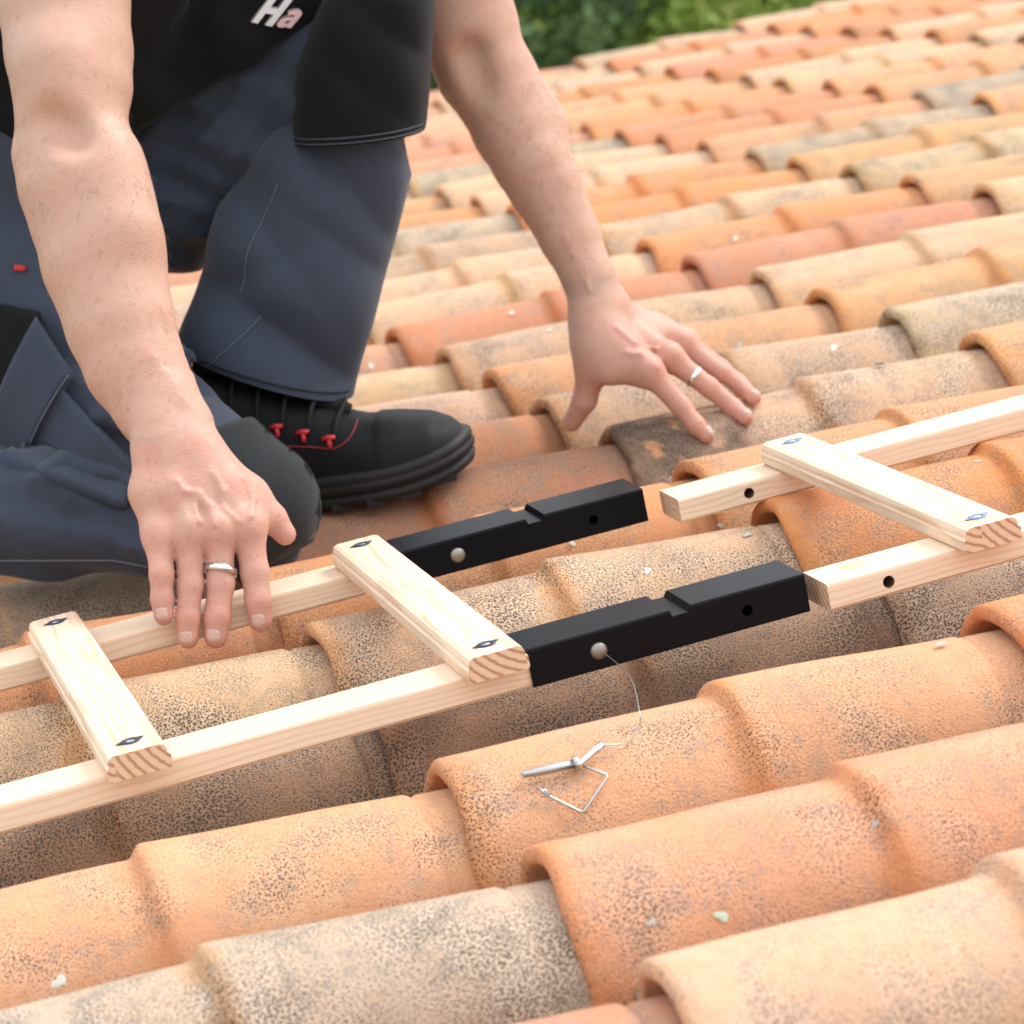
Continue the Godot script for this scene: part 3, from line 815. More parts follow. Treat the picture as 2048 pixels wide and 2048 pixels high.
func rung(parent: Node3D, x: float, turn: float, z0: float, z1: float, ink: String, shift: float) -> void:
	var o := bar_outline(0.0165, 0.041, 0.0042, 0.0015, 0.0016)
	var m := bar_mesh(o, z0, z1, Vector2(shift, shift * 2.3), 0.42, 0.11)
	m.surface_set_material(0, mats["wood_rung"])
	m.surface_set_material(1, mats["wood_end"])
	var r := part("rung", m, null, parent, Transform3D(Basis(Vector3.UP, PI / 2 + turn), Vector3(x, 0.0194, 0.5 * (z0 + z1) - 0.5 * (z0 + z1))))
	# nail plates near both ends: a ring with two pointed tails
	for e in 2:
		var along := lerpf(z0, z1, 0.055 if e == 0 else 0.945)
		var st := SurfaceTool.new()
		st.begin(Mesh.PRIMITIVE_TRIANGLES)
		var prof := [[0.0033, 0.0], [0.0033, 0.0008], [0.0062, 0.0008], [0.0062, 0.0]]
		for i in 3:
			for j in 20:
				var q := []
				for b in [[i, j], [i, j + 1], [i + 1, j + 1], [i + 1, j]]:
					var t: float = TAU * b[1] / 20.0
					q.append(Vector3(prof[b[0]][0] * cos(t), prof[b[0]][1], prof[b[0]][0] * sin(t)))
				for v in [0, 1, 2, 0, 2, 3]:
					st.add_vertex(q[v])
		for s in [-1.0, 1.0]:
			var a := Vector3(0.0015, 0.0006, s * 0.0105)
			for tri in [[Vector3(0.0045, 0.0006, s * 0.0035), a, Vector3(-0.0045, 0.0006, s * 0.0035)]]:
				st.add_vertex(tri[0])
				st.add_vertex(tri[1] if s > 0.0 else tri[2])
				st.add_vertex(tri[2] if s > 0.0 else tri[1])
		st.generate_normals()
		part("nail_plate", st.commit(), mats[ink], r, Transform3D(Basis(Vector3.UP, 0.25), Vector3(along, 0.0166, 0)))
		part("nail_head", lathe_mesh([Vector2(0.0, 0.0009), Vector2(0.0022, 0.0008), Vector2(0.0030, 0.0003), Vector2(0.0031, -0.0005)], 16), mats["nail"], r, Transform3D(Basis.IDENTITY, Vector3(along, 0.0166, 0)))

# black U-shaped bracket over a rail: a closed top and two cheeks, a notch across the top, a bolt and a hole through it
func bracket(parent: Node3D, x0: float, z: float, bolt_at: float) -> Node3D:
	var c := CSGCombiner3D.new()
	c.name = "bracket"
	parent.add_child(c, true)
	c.position = Vector3(x0, 0, z)
	var body := CSGMesh3D.new()
	var m := bar_mesh(bar_outline(0.0262, 0.0505, 0.0016, 0.0008), 0.0, 0.195)
	body.mesh = m
	body.name = "channel"
	body.material = mats["bracket"]
	c.add_child(body)
	var hollow := CSGBox3D.new()
	hollow.name = "hollow"
	hollow.operation = CSGShape3D.OPERATION_SUBTRACTION
	hollow.size = Vector3(0.155, 0.0232, 0.0462)
	hollow.position = Vector3(0.0525, 0.0079, 0)
	hollow.material = mats["bracket"]
	c.add_child(hollow)
	var notch := CSGPolygon3D.new()
	notch.name = "notch"
	notch.operation = CSGShape3D.OPERATION_SUBTRACTION
	notch.polygon = PackedVector2Array([Vector2(0.0, 0.03), Vector2(0.0022, 0.0220), Vector2(0.0135, 0.0220), Vector2(0.0185, 0.03)])
	notch.depth = 0.08
	notch.position = Vector3(0.0985, 0, 0.04)
	notch.material = mats["bracket"]
	c.add_child(notch)
	var h := CSGCylinder3D.new()
	h.name = "hole"
	h.operation = CSGShape3D.OPERATION_SUBTRACTION
	h.radius = 0.0038
	h.height = 0.02
	h.sides = 20
	h.position = Vector3(0.152, 0.0122, 0.022)
	h.rotation = Vector3(PI / 2, 0, 0)
	h.material = mats["bracket"]
	c.add_child(h)
	var dome := lathe_mesh([Vector2(0.0, 0.0030), Vector2(0.0022, 0.0028), Vector2(0.0042, 0.0021), Vector2(0.0055, 0.0010), Vector2(0.0059, 0.0002), Vector2(0.0059, -0.001)])
	part("bolt", dome, mats["bolt"], parent, Transform3D(Basis(Vector3.RIGHT, PI / 2), Vector3(x0 + bolt_at, 0.0125, z + 0.0252)))
	return c

func build_ladders() -> void:
	var a := thing("roof_ladder", "pine roof ladder with black bracket ends, held by the roofer's hand", "ladder", Vector3(0.0, LADDER_UP, 0.0), "ladders being joined")
	rail(a, -0.62, 0.50, -1.834, -9.0, 0.13)
	rail(a, -0.62, 0.50, -2.178, -9.0, 0.52)
	rung(a, -0.085, 0.0, 1.792, 2.202, "ink", 0.7)
	rung(a, 0.164, 0.0, 1.790, 2.198, "ink", 0.3)
	rung(a, 0.400, 0.0, 1.790, 2.190, "ink", 0.62)
	rung(a, -0.33, 0.0, 1.792, 2.202, "ink", 0.9)
	bracket(a, 0.4245, -1.8345, 0.0475)
	bracket(a, 0.4260, -2.1785, 0.0420)
	var b := thing("roof_ladder", "pine roof ladder with drilled rail ends, lying beyond the black brackets", "ladder", Vector3(0.0, LADDER_UP, 0.0), "ladders being joined")
	rail(b, 0.629, 1.75, -1.818, 0.672, 0.34)
	rail(b, 0.637, 1.75, -2.142, 0.694, 0.81)
	rung(b, 0.742, 0.0, 1.776, 2.158, "blue_ink", 0.15)
	rung(b, 1.06, 0.0, 1.776, 2.158, "blue_ink", 0.45)
	var spot := blob_mesh(0.006, 77)
	part("paint_mark", spot, mats["yellow_mark"], b, Transform3D(Basis.IDENTITY.scaled(Vector3(1.0, 0.3, 1.6)), Vector3(0.658, 0.0191, -1.822)))

const LADDER_UP := -0.0030

func build_pin() -> void:
	# the locking pin hangs from the bolt of the near bracket by a thin wire
	var base: Vector3 = PIN["rod_b"]
	var t := thing("locking_pin", "steel locking pin with square wire bail lying on an apricot tile", "pin", base)
	var q := {}
	for k in PIN:
		q[k] = PIN[k] - base
	part("rod", tube_mesh(PackedVector3Array([q["rod_a"], q["rod_a"].lerp(q["rod_b"], 0.03), q["rod_a"].lerp(q["rod_b"], 0.2), q["rod_a"].lerp(q["rod_b"], 0.22), q["rod_b"]]), PackedFloat32Array([0.0015, 0.0024, 0.0025, 0.0028, 0.0029]), 14), mats["steel"], t)
	var dir: Vector3 = (q["rod_b"] - q["rod_a"]).normalized()
	part("collar", tube_mesh(PackedVector3Array([q["rod_b"] - dir * 0.001, q["rod_b"] + dir * 0.002]), PackedFloat32Array([0.0048, 0.0048]), 16), mats["steel"], t)
	var bail: Array = [q["rod_b"] + dir * 0.001, q["c1"] + (q["rod_b"] - q["c1"]) * 0.06, q["c1"] + (q["c2"] - q["c1"]) * 0.05, q["c2"] + (q["c1"] - q["c2"]) * 0.05, q["c2"] + (q["c3"] - q["c2"]) * 0.06, q["c3"], q["l1"] + Vector3(0.001, 0.0005, 0.002), q["l1"], q["l2"], q["c3"].lerp(q["c2"], 0.08)]
	part("wire_bail", tube_mesh(PackedVector3Array(bail), PackedFloat32Array([0.00085]), 8), mats["steel"], t)
	var ta: Vector3 = q["t_a"]
	var tb: Vector3 = q["t_b"]
	part("crimp_sleeve", tube_mesh(PackedVector3Array([ta, ta.lerp(tb, 0.08), ta.lerp(tb, 0.7), ta.lerp(tb, 0.74), tb]), PackedFloat32Array([0.0012, 0.0021, 0.0022, 0.0028, 0.0027]), 12), mats["bright_steel"], t)
	var bolt := Vector3(0.4245 + 0.0505, LADDER_UP + 0.0105, -1.8345 + 0.0290) - base
	var hang := curve_points([bolt, bolt.lerp(q["wa"], 0.5) + Vector3(0.004, 0.003, 0.006), q["wa"], q["wb"], q["wc"], q["wd"], tb], 10)
	part("tether_wire", tube_mesh(hang, PackedFloat32Array([0.00038]), 6), mats["steel"], t)

# ---------------------------------------------------------------- garden beyond the gable
func build_surroundings() -> void:
	var g := MeshInstance3D.new()
	g.name = "ground"
	var pm := PlaneMesh.new()
	pm.size = Vector2(600, 600)
	g.mesh = pm
	var gm := plain(0.07, 0.10, 0.035, 0.95)
	var nt := noise_bytes(256, 0.03, 4, 71)
	var im := Image.create(256, 256, false, Image.FORMAT_RGBA8)
	im.fill(lin(0.07, 0.10, 0.035))
	lay(im, nt, lin(0.13, 0.15, 0.06), 0.4, 0.8, 0.8)
	gm.albedo_color = Color.WHITE
	gm.albedo_texture = texture_of(im)
	gm.uv1_scale = Vector3(120, 120, 1)
	g.material_override = gm
	g.position = Vector3(0, 0, 0)
	g.set_meta("kind", "structure")
	add_child(g)
	var w := MeshInstance3D.new()
	w.name = "house_wall"
	var bm := BoxMesh.new()
	bm.size = Vector3(4.4, 2.9, 4.6)
	w.mesh = bm
	w.material_override = plain(0.62, 0.56, 0.45, 0.9)
	w.transform = Transform3D(Basis(Vector3.UP, roof_frame.basis.get_euler().y), Vector3(0.9, 1.45, -3.2))
	w.set_meta("kind", "structure")
	add_child(w)
	# leaf clump shared by the trees
	var clumps: Array = []
	rng.seed = 404
	for k in 4:
		var leaf := SurfaceTool.new()
		leaf.begin(Mesh.PRIMITIVE_TRIANGLES)
		for i in 40:
			var c := Vector3(rng.randf_range(-1, 1), rng.randf_range(-1, 1), rng.randf_range(-1, 1)) * 0.15
			var b := Basis.from_euler(Vector3(rng.randf() * TAU, rng.randf() * TAU, rng.randf() * TAU))
			var s := rng.randf_range(0.022, 0.04)
			var v0 := rng.randf_range(0.7, 1.5)
			var q := [b * Vector3(-s, 0, 0), b * Vector3(0, 0.012, -s * 0.45), b * Vector3(s, 0, 0), b * Vector3(0, 0.012, s * 0.45)]
			for v in [0, 1, 2, 0, 2, 3]:
				leaf.set_color(Color(v0 * (0.8 + 0.15 * k), v0, v0 * 0.9))
				leaf.add_vertex(c + q[v])
		leaf.generate_normals()
		clumps.append(leaf.commit())
	var bark := plain(0.12, 0.09, 0.065, 0.95)
	# position, crown radius, height of the crown's middle, leaf colour
	var spots := [
		[Vector3(-1.1, 0, -26.4), 3.2, 3.5, Color(0.188, 0.286, 0.112), "blue-green leafy tree seen between the roofer's arm and the roof edge"],
		[Vector3(1.6, 0, -30.4), 3.6, 3.6, Color(0.178, 0.218, 0.062), "dark olive tree in the middle beyond the roof edge"],
		[Vector3(3.2, 0, -24.8), 2.2, 3.4, Color(0.313, 0.403, 0.069), "light green bushy tree just above the highest roof edge"],
		[Vector3(5.8, 0, -28.8), 3.3, 3.5, Color(0.188, 0.252, 0.069), "dark green tree at the right end of the tree row"],
		[Vector3(-5.1, 0, -28.8), 3.6, 3.7, Color(0.188, 0.252, 0.075), "green tree behind the roofer at the left end of the row"],
	]
	for a in spots:
		var t := Node3D.new()
		t.name = numbered("leafy_tree")
		add_child(t)
		t.position = a[0]
		t.set_meta("label", a[4])
		t.set_meta("category", "tree")
		t.set_meta("group", "trees beyond the roof edge")
		var trunk := SurfaceTool.new()
		trunk.begin(Mesh.PRIMITIVE_TRIANGLES)
		var ht: float = a[2]
		trunk.append_from(tube_mesh(curve_points([Vector3(0, -0.05, 0), Vector3(0.05, ht * 0.3, 0.03), Vector3(-0.04, ht * 0.65, 0), Vector3(0, ht + 0.4, 0)], 5), PackedFloat32Array([0.18, 0.16, 0.15, 0.14, 0.14, 0.13, 0.13, 0.12, 0.11, 0.1, 0.09, 0.08, 0.07, 0.06, 0.05, 0.04]), 9), 0, Transform3D.IDENTITY)
		for i in 6:
			var an := i * 1.1 + 0.4
			var y0: float = ht * (0.45 + 0.09 * i)
			trunk.append_from(tube_mesh(curve_points([Vector3(0, y0, 0), Vector3(cos(an), 0.5, sin(an)) * a[1] * 0.4 + Vector3(0, y0, 0), Vector3(cos(an), 0.75, sin(an)) * a[1] * 0.75 + Vector3(0, y0, 0)], 4), PackedFloat32Array([0.06, 0.05, 0.045, 0.04, 0.035, 0.03, 0.025, 0.02, 0.012]), 7), 0, Transform3D.IDENTITY)
		part("trunk", trunk.commit(), bark, t)
		# clumps gathered into boughs so that dark gaps stay between them
		rng.seed = int(a[0].x * 100.0) + 4000
		var boughs: Array = []
		for i in 46:
			var d := Vector3(rng.randfn(), rng.randfn() * 0.85, rng.randfn()).normalized() * pow(rng.randf(), 0.4)
			boughs.append(Vector3(d.x * a[1], ht + d.y * a[1] * 0.95, d.z * a[1]))
		var crown := SurfaceTool.new()
		crown.begin(Mesh.PRIMITIVE_TRIANGLES)
		for i in 1900:
			var b: Vector3 = boughs[i % boughs.size()]
			var p := b + Vector3(rng.randfn(), rng.randfn(), rng.randfn()) * 0.42
			crown.append_from(clumps[rng.randi() % 4], 0, Transform3D(Basis.from_euler(Vector3(rng.randf() * TAU, rng.randf() * TAU, 0)).scaled(Vector3.ONE * rng.randf_range(1.1, 1.9)), p))
		var lm := plain(a[3].r, a[3].g, a[3].b, 0.5)
		lm.vertex_color_use_as_albedo = true
		lm.backlight_enabled = true
		lm.backlight = Color(0.25, 0.32, 0.1)
		part("crown", crown.commit(), lm, t)

# ---------------------------------------------------------------- bodies and cloth as smooth unions of tapered capsules
class Field:
	var a := PackedVector3Array()
	var ba := PackedVector3Array()
	var inv := PackedFloat32Array()
	var ra := PackedFloat32Array()
	var rb := PackedFloat32Array()
	var k := PackedFloat32Array()
	var tint := PackedFloat32Array()
	var grp := PackedInt32Array()   # 0: blends with all; other numbers (fingers) blend with 0 but not with each other
	var dents: Array = []     # [from, to, radius, softness] pressed out of the surface
	var cuts: Array = []      # [point, normal]: only the side the normal points away from is kept
	var folds: Array = []     # [origin, direction, wavelength, depth, reach] shallow ripples of cloth
	var grow := 0.0

	func add(p: Vector3, q: Vector3, r0: float, r1: float, kk := 0.01, t := 0.0, g := 0) -> void:
		a.append(p)
		ba.append(q - p)
		inv.append(1.0 / maxf((q - p).length_squared(), 1e-9))
		ra.append(r0)
		rb.append(r1)
		k.append(kk)
		tint.append(t)
		grp.append(g)

	func one(i: int, p: Vector3) -> float:
		var pa := p - a[i]
		var h := clampf(pa.dot(ba[i]) * inv[i], 0.0, 1.0)
		return (pa - ba[i] * h).length() - lerpf(ra[i], rb[i], h)

	func at(p: Vector3, list: PackedInt32Array) -> float:
		var d := 1e9       # the blended body
		var dg := 1e9      # the finger being read
		var res := 1e9
		var cur := 0
		for i in list:
			var pa := p - a[i]
			var v := ba[i]
			var h := clampf(pa.dot(v) * inv[i], 0.0, 1.0)
			var e := (pa - v * h).length() - (ra[i] + (rb[i] - ra[i]) * h)
			var g := grp[i]
			if g != cur:
				if cur > 0:
					var mm := 0.010 - absf(d - dg)
					res = minf(res, minf(d, dg) - (mm * mm * 25.0 if mm > 0.0 else 0.0))
				dg = 1e9
				cur = g
			var kk := k[i]
			if g == 0:
				var m := kk - absf(d - e)
				d = minf(d, e)
				if m > 0.0:
					d -= m * m * 0.25 / kk
			else:
				var m := kk - absf(dg - e)
				dg = minf(dg, e)
				if m > 0.0:
					dg -= m * m * 0.25 / kk
		if cur > 0:
			var mm := 0.010 - absf(d - dg)
			res = minf(res, minf(d, dg) - (mm * mm * 25.0 if mm > 0.0 else 0.0))
		d = minf(d, res)
		for t in dents:
			var pa: Vector3 = p - t[0]
			var v: Vector3 = t[1] - t[0]
			var e: float = t[2] - (pa - v * clampf(pa.dot(v) / v.length_squared(), 0.0, 1.0)).length()
			var m: float = t[3] - absf(d - e)
			d = maxf(d, e)
			if m > 0.0:
				d += m * m * 0.25 / t[3]
		d -= grow
		for f in folds:
			var q: Vector3 = p - f[0]
			var away: float = q.length() / f[4]
			if away < 1.0:
				var w := (1.0 - away * away)
				var ph: float = q.dot(f[1]) * f[2]
				d += f[3] * w * (sin(ph + 0.7 * sin(ph)) + 0.35 * sin(ph * 0.43 + q.x * 40.0))
		for c in cuts:
			d = maxf(d, (p - c[0]).dot(c[1]))
		return d

	var every_one := PackedInt32Array()

	func all() -> PackedInt32Array:
		if every_one.size() != a.size():
			every_one.clear()
			for i in a.size():
				every_one.append(i)
		return every_one

	# first point of the surface met from p along d
	func hit(p: Vector3, d: Vector3) -> Vector3:
		var every := all()
		var t := 0.0
		var best := 1e9
		var best_t := 0.0
		for i in 60:
			var e := at(p + d * t, every)
			if e < best:
				best = e
				best_t = t
			if e < 0.0002:
				break
			t += e * 0.8
			if t > 1.0:
				break
		var q := p + d * best_t
		for i in 4:      # a miss is drawn to the nearest side
			if best > 0.0005:
				q -= slope(q) * best
				best = at(q, every)
		return q

	func slope(p: Vector3) -> Vector3:
		var every := all()
		var e := 0.002
		return Vector3(at(p + Vector3(e, 0, 0), every) - at(p - Vector3(e, 0, 0), every), at(p + Vector3(0, e, 0), every) - at(p - Vector3(0, e, 0), every), at(p + Vector3(0, 0, e), every) - at(p - Vector3(0, 0, e), every)).normalized()

# surface nets over the part of the field inside lo..hi, added to st (vertices shifted by -base)
func mesh_field(f: Field, cell: float, lo: Vector3, hi: Vector3, base: Vector3, st: SurfaceTool, first: int, skin := false) -> int:
	const B := 8
	var step := cell * B
	var nb := Vector3i(((hi - lo) / step).ceil())
	var half := step * 0.8661
	var dims := nb * B + Vector3i.ONE
	var cells := {}
	var verts := PackedVector3Array()
	var quads: Array = []
	var s := PackedFloat32Array()
	s.resize((B + 1) * (B + 1) * (B + 1))
	var reach := 0.03 + f.grow
	for kk in f.k:
		reach = maxf(reach, kk * 1.8 + 0.012)
	for bz in nb.z:
		for by in nb.y:
			for bx in nb.x:
				var org := lo + Vector3(bx, by, bz) * step
				var mid := org + Vector3.ONE * step * 0.5
				var list := PackedInt32Array()
				for i in f.a.size():
					if f.one(i, mid) < half + reach:
						list.append(i)
				if list.is_empty():
					continue
				var dm := f.at(mid, list)
				if absf(dm) > half * 1.25 + 0.004:
					continue
				var n := 0
				var pos := false
				var neg := false
				for z in B + 1:
					for y in B + 1:
						for x in B + 1:
							var d := f.at(org + Vector3(x, y, z) * cell, list)
							s[n] = d
							n += 1
							if d > 0.0:
								pos = true
							else:
								neg = true
				if not (pos and neg):
					continue
				for z in B:
					for y in B:
						for x in B:
							var i0 := (z * 9 + y) * 9 + x
							var d0 := s[i0]
							if absf(d0) > cell * 3.0:
								continue
							var c := [d0, s[i0 + 1], s[i0 + 9], s[i0 + 10], s[i0 + 81], s[i0 + 82], s[i0 + 90], s[i0 + 91]]
							var inside := 0
							for q in 8:
								if c[q] < 0.0:
									inside += 1
							if inside == 0 or inside == 8:
								continue
							var sum := Vector3.ZERO
							var cnt := 0
							for e in EDGES:
								var u: float = c[e[0]]
								var v: float = c[e[1]]
								if (u < 0.0) != (v < 0.0):
									var t := u / (u - v)
									sum += CORNERS[e[0]].lerp(CORNERS[e[1]], t)
									cnt += 1
							var gx := bx * B + x
							var gy := by * B + y
							var gz := bz * B + z
							var key := (gz * dims.y + gy) * dims.x + gx
							cells[key] = verts.size()
							verts.append(org + (Vector3(x, y, z) + sum / cnt) * cell)
							for axis in 3:
								var other: float = c[1 << axis]
								if (d0 < 0.0) != (other < 0.0):
									quads.append([key, axis, d0 < 0.0])
	var sx := 1
	var sy := dims.x
	var sz := dims.x * dims.y
	for p in verts:
		st.set_color(skin_color(f, p) if skin else Color.WHITE)
		st.add_vertex(p - base)
	for q in quads:
		var key: int = q[0]
		var d1 := sy if q[1] == 0 else (sz if q[1] == 1 else sx)
		var d2 := sz if q[1] == 0 else (sx if q[1] == 1 else sy)
		if not (cells.has(key - d1) and cells.has(key - d2) and cells.has(key - d1 - d2)):
			continue
		var v0: int = cells[key] + first
		var v1: int = cells[key - d1] + first
		var v2: int = cells[key - d1 - d2] + first
		var v3: int = cells[key - d2] + first
		var order := [v0, v1, v2, v0, v2, v3] if not q[2] else [v0, v2, v1, v0, v3, v2]
		for v in order:
			st.add_index(v)
	return first + verts.size()

const CORNERS := [Vector3(0, 0, 0), Vector3(1, 0, 0), Vector3(0, 1, 0), Vector3(1, 1, 0), Vector3(0, 0, 1), Vector3(1, 0, 1), Vector3(0, 1, 1), Vector3(1, 1, 1)]
const EDGES := [[0, 1], [2, 3], [4, 5], [6, 7], [0, 2], [1, 3], [4, 6], [5, 7], [0, 4], [1, 5], [2, 6], [3, 7]]

func field_mesh(f: Field, cell: float, base: Vector3, pad := 0.02) -> ArrayMesh:
	var st := SurfaceTool.new()
	st.begin(Mesh.PRIMITIVE_TRIANGLES)
	st.set_smooth_group(0)
	var lo := Vector3.ONE * 1e9
	var hi := -lo
	for i in f.a.size():
		var r := maxf(f.ra[i], f.rb[i]) + pad + f.grow
		lo = lo.min(f.a[i].min(f.a[i] + f.ba[i]) - Vector3.ONE * r)
		hi = hi.max(f.a[i].max(f.a[i] + f.ba[i]) + Vector3.ONE * r)
	mesh_field(f, cell, lo, hi, base, st, 0)
	st.generate_normals()
	return st.commit()

# a piece of cloth laid on a field: corner points (in order round the piece), thrown on the surface along d
func patch_mesh(f: Field, corners: Array, d: Vector3, base: Vector3, lift: float, nu := 12, nv := 12) -> ArrayMesh:
	var st := SurfaceTool.new()
	st.begin(Mesh.PRIMITIVE_TRIANGLES)
	st.set_smooth_group(0)
	var low: Array = []
	for j in nv + 1:
		for i in nu + 1:
			var u := i / float(nu)
			var v := j / float(nv)
			var p: Vector3 = corners[0].lerp(corners[1], u).lerp(corners[3].lerp(corners[2], u), v)
			var q := f.hit(p, d)
			var s := f.slope(q)
			st.set_uv(Vector2(u, v))
			st.add_vertex(q + s * lift - base)
			low.append(q - s * 0.004 - base)
	for q in low:
		st.add_vertex(q)
	var w := nu + 1
	var back := w * (nv + 1)
	for j in nv:
		for i in nu:
			var a := j * w + i
			for v in [a, a + 1, a + w, a + 1, a + w + 1, a + w]:
				st.add_index(v)
	# rim
	var loop := PackedInt32Array()
	for i in nu:
		loop.append(i)
	for j in nv:
		loop.append(j * w + nu)
	for i in nu:
		loop.append(nv * w + nu - i)
	for j in nv:
		loop.append((nv - j) * w)
	for i in loop.size():
		var a := loop[i]
		var b := loop[(i + 1) % loop.size()]
		for v in [a, a + back, b, b, a + back, b + back]:
			st.add_index(v)
	st.generate_normals()
	return st.commit()

# a thread laid on a field
func seam_mesh(f: Field, points: Array, d: Vector3, base: Vector3, r: float, lift: float) -> ArrayMesh:
	var out := PackedVector3Array()
	for i in points.size() - 1:
		for j in 10:
			var q := f.hit(points[i].lerp(points[i + 1], j / 10.0), d)
			out.append(q + f.slope(q) * lift - base)
	return tube_mesh(out, PackedFloat32Array([r]), 6)

# ---------------------------------------------------------------- the roofer
func fill(f: Field, table: Array) -> void:
	for p in table:
		f.add(p[0], p[1], p[2], p[3], p[4], p[5], p[6])

func bounds(table: Array, pad: float) -> Array:
	var lo := Vector3.ONE * 1e9
	var hi := -lo
	for p in table:
		var r: float = maxf(p[2], p[3]) + pad
		lo = lo.min(p[0].min(p[1]) - Vector3.ONE * r)
		hi = hi.max(p[0].max(p[1]) + Vector3.ONE * r)
	return [lo, hi]

# a point of a sleeve: rings of (centre, half width vector, half depth); t runs along the rings, an round them (PI/2 faces the viewer)
func sleeve_point(rings: Array, t: float, an: float, folds: Array, shrink := 1.0) -> Vector3:
	var n := rings.size()
	var i := mini(int(t), n - 2)
	var fr := t - i
	var C: Vector3 = rings[i][0].lerp(rings[i + 1][0], fr)
	var A: Vector3 = rings[i][1].lerp(rings[i + 1][1], fr)
	var D: float = lerpf(rings[i][2], rings[i + 1][2], fr)
	var axis: Vector3 = (rings[mini(i + 2, n - 1)][0] - rings[maxi(i - 1, 0)][0]).normalized()
	var Bv := axis.cross(A.normalized()).normalized() * D
	var cs := cos(an)
	var sn := sin(an)
	var p := C + (A * signf(cs) * pow(absf(cs), 0.9) + Bv * signf(sn) * pow(absf(sn), 0.9)) * shrink
	if shrink == 1.0:
		var nor := (A.normalized() * cs + Bv.normalized() * sn).normalized()
		for f in folds:
			var away: float = (p - f[0]).length() / f[4]
			if away < 1.0:
				var w := pow(1.0 - away * away, 1.5) * (0.04 + 0.96 * absf(sn))
				var ph: float = (p - f[0]).dot(f[1]) * f[2]
				p += nor * f[3] * w * (2.0 * sqrt(sin(ph) * sin(ph) + 0.003) - 1.0)
	return p

func sleeve_mesh(rings: Array, base: Vector3, close_top: bool, folds: Array, sides := 72, per := 9) -> ArrayMesh:
	var st := SurfaceTool.new()
	st.begin(Mesh.PRIMITIVE_TRIANGLES)
	st.set_smooth_group(0)
	var n := rings.size()
	var rows := (n - 1) * per + 1
	for i in rows + 2:
		for j in sides:
			var an := TAU * j / sides
			var p: Vector3
			if i < rows:
				p = sleeve_point(rings, i / float(per), an, folds)
			else:       # the hem turns in
				p = sleeve_point(rings, float(n - 1), an, folds, 0.965) if i == rows else sleeve_point(rings, n - 2.5, an, folds, 0.94)
			st.add_vertex(p - base)
	for i in rows + 1:
		for j in sides:
			var a := i * sides + j
			var b := i * sides + (j + 1) % sides
			for v in [a, a + sides, b, b, a + sides, b + sides]:
				st.add_index(v)
	if close_top:
		for j in range(1, sides - 1):
			for v in [0, j, j + 1]:
				st.add_index(v)
	st.generate_normals()
	return st.commit()

func sleeve_seam(rings: Array, folds: Array, way: Array, base: Vector3, r: float) -> ArrayMesh:
	var out := PackedVector3Array()
	for i in way.size() - 1:
		for j in 14:
			var f := j / 14.0
			var q := sleeve_point(rings, lerpf(way[i].x, way[i + 1].x, f), lerpf(way[i].y, way[i + 1].y, f), folds)
			out.append(q - base + Vector3(-0.0003, 0.0004, 0.0010))
	return tube_mesh(out, PackedFloat32Array([r]), 6)

var mott := FastNoiseLite.new()

func skin_color(f: Field, p: Vector3) -> Color:
	var red := 0.0
	var sum := 0.0001
	for i in f.a.size():
		var d := f.one(i, p)
		if d < 0.012:
			var w := exp(-maxf(d, -0.002) * 700.0)
			red += w * f.tint[i]
			sum += w
	red = clampf(red / sum + 0.30 * mott.get_noise_3dv(p * 0.6) + 0.22 * mott.get_noise_3dv(p * 2.6), 0.0, 1.0)
	var c := Color(0.590, 0.360, 0.272).lerp(Color(0.595, 0.280, 0.220), red)
	var v := 1.0 + 0.07 * mott.get_noise_3dv(p * 2.3 + Vector3(3, 1, 7))
	var fleck := smoothstep(0.42, 0.55, mott.get_noise_3dv(p * 5.5 + Vector3(9, 2, 4)))
	v *= 1.0 - 0.16 * fleck
	return Color(c.r * v, c.g * v, c.b * v)

func nail(st: SurfaceTool, f: Field, first: int, d: Vector3, t: Vector3, r: float, w: float, toward: Vector3, base: Vector3) -> int:
	# a curved plate on the finger's back, just behind the tip
	var ax := (t - d).normalized()
	var up := (toward - ax * toward.dot(ax)).normalized()
	var side := ax.cross(up)
	for i in 7:
		for j in 7:
			var u := i / 6.0
			var v := j / 6.0 * 2.0 - 1.0
			var along := lerpf(-0.0062, 0.0052, u) - (0.0022 * v * v if u > 0.5 else -0.0020 * v * v * (1.0 - 2.0 * u))
			var q := f.hit(t + ax * along + side * (w * v) + up * 0.012, -up)
			var edge := i == 0 or i == 6 or j == 0 or j == 6
			q += f.slope(q) * (-0.0008 if edge else 0.0005)
			st.set_color(Color(0.66, 0.395, 0.325) if u < 0.9 else Color(0.70, 0.53, 0.44))
			st.add_vertex(q - base)
	for i in 6:
		for j in 6:
			var a := first + i * 7 + j
			for v in [a, a + 1, a + 7, a + 1, a + 8, a + 7]:
				st.add_index(v)
	return first + 49

func add_veins(f: Field, lines: Array, toward: Vector3, r := 0.0014, sink := 0.0002) -> void:
	var made: Array = []
	for l in lines:
		var prev := Vector3.ZERO
		for i in l.size():
			var q := f.hit(l[i], toward) + toward * sink
			if i > 0:
				made.append([prev, q])
			prev = q
	for m in made:
		f.add(m[0], m[1], r, r, 0.004, 0.4)

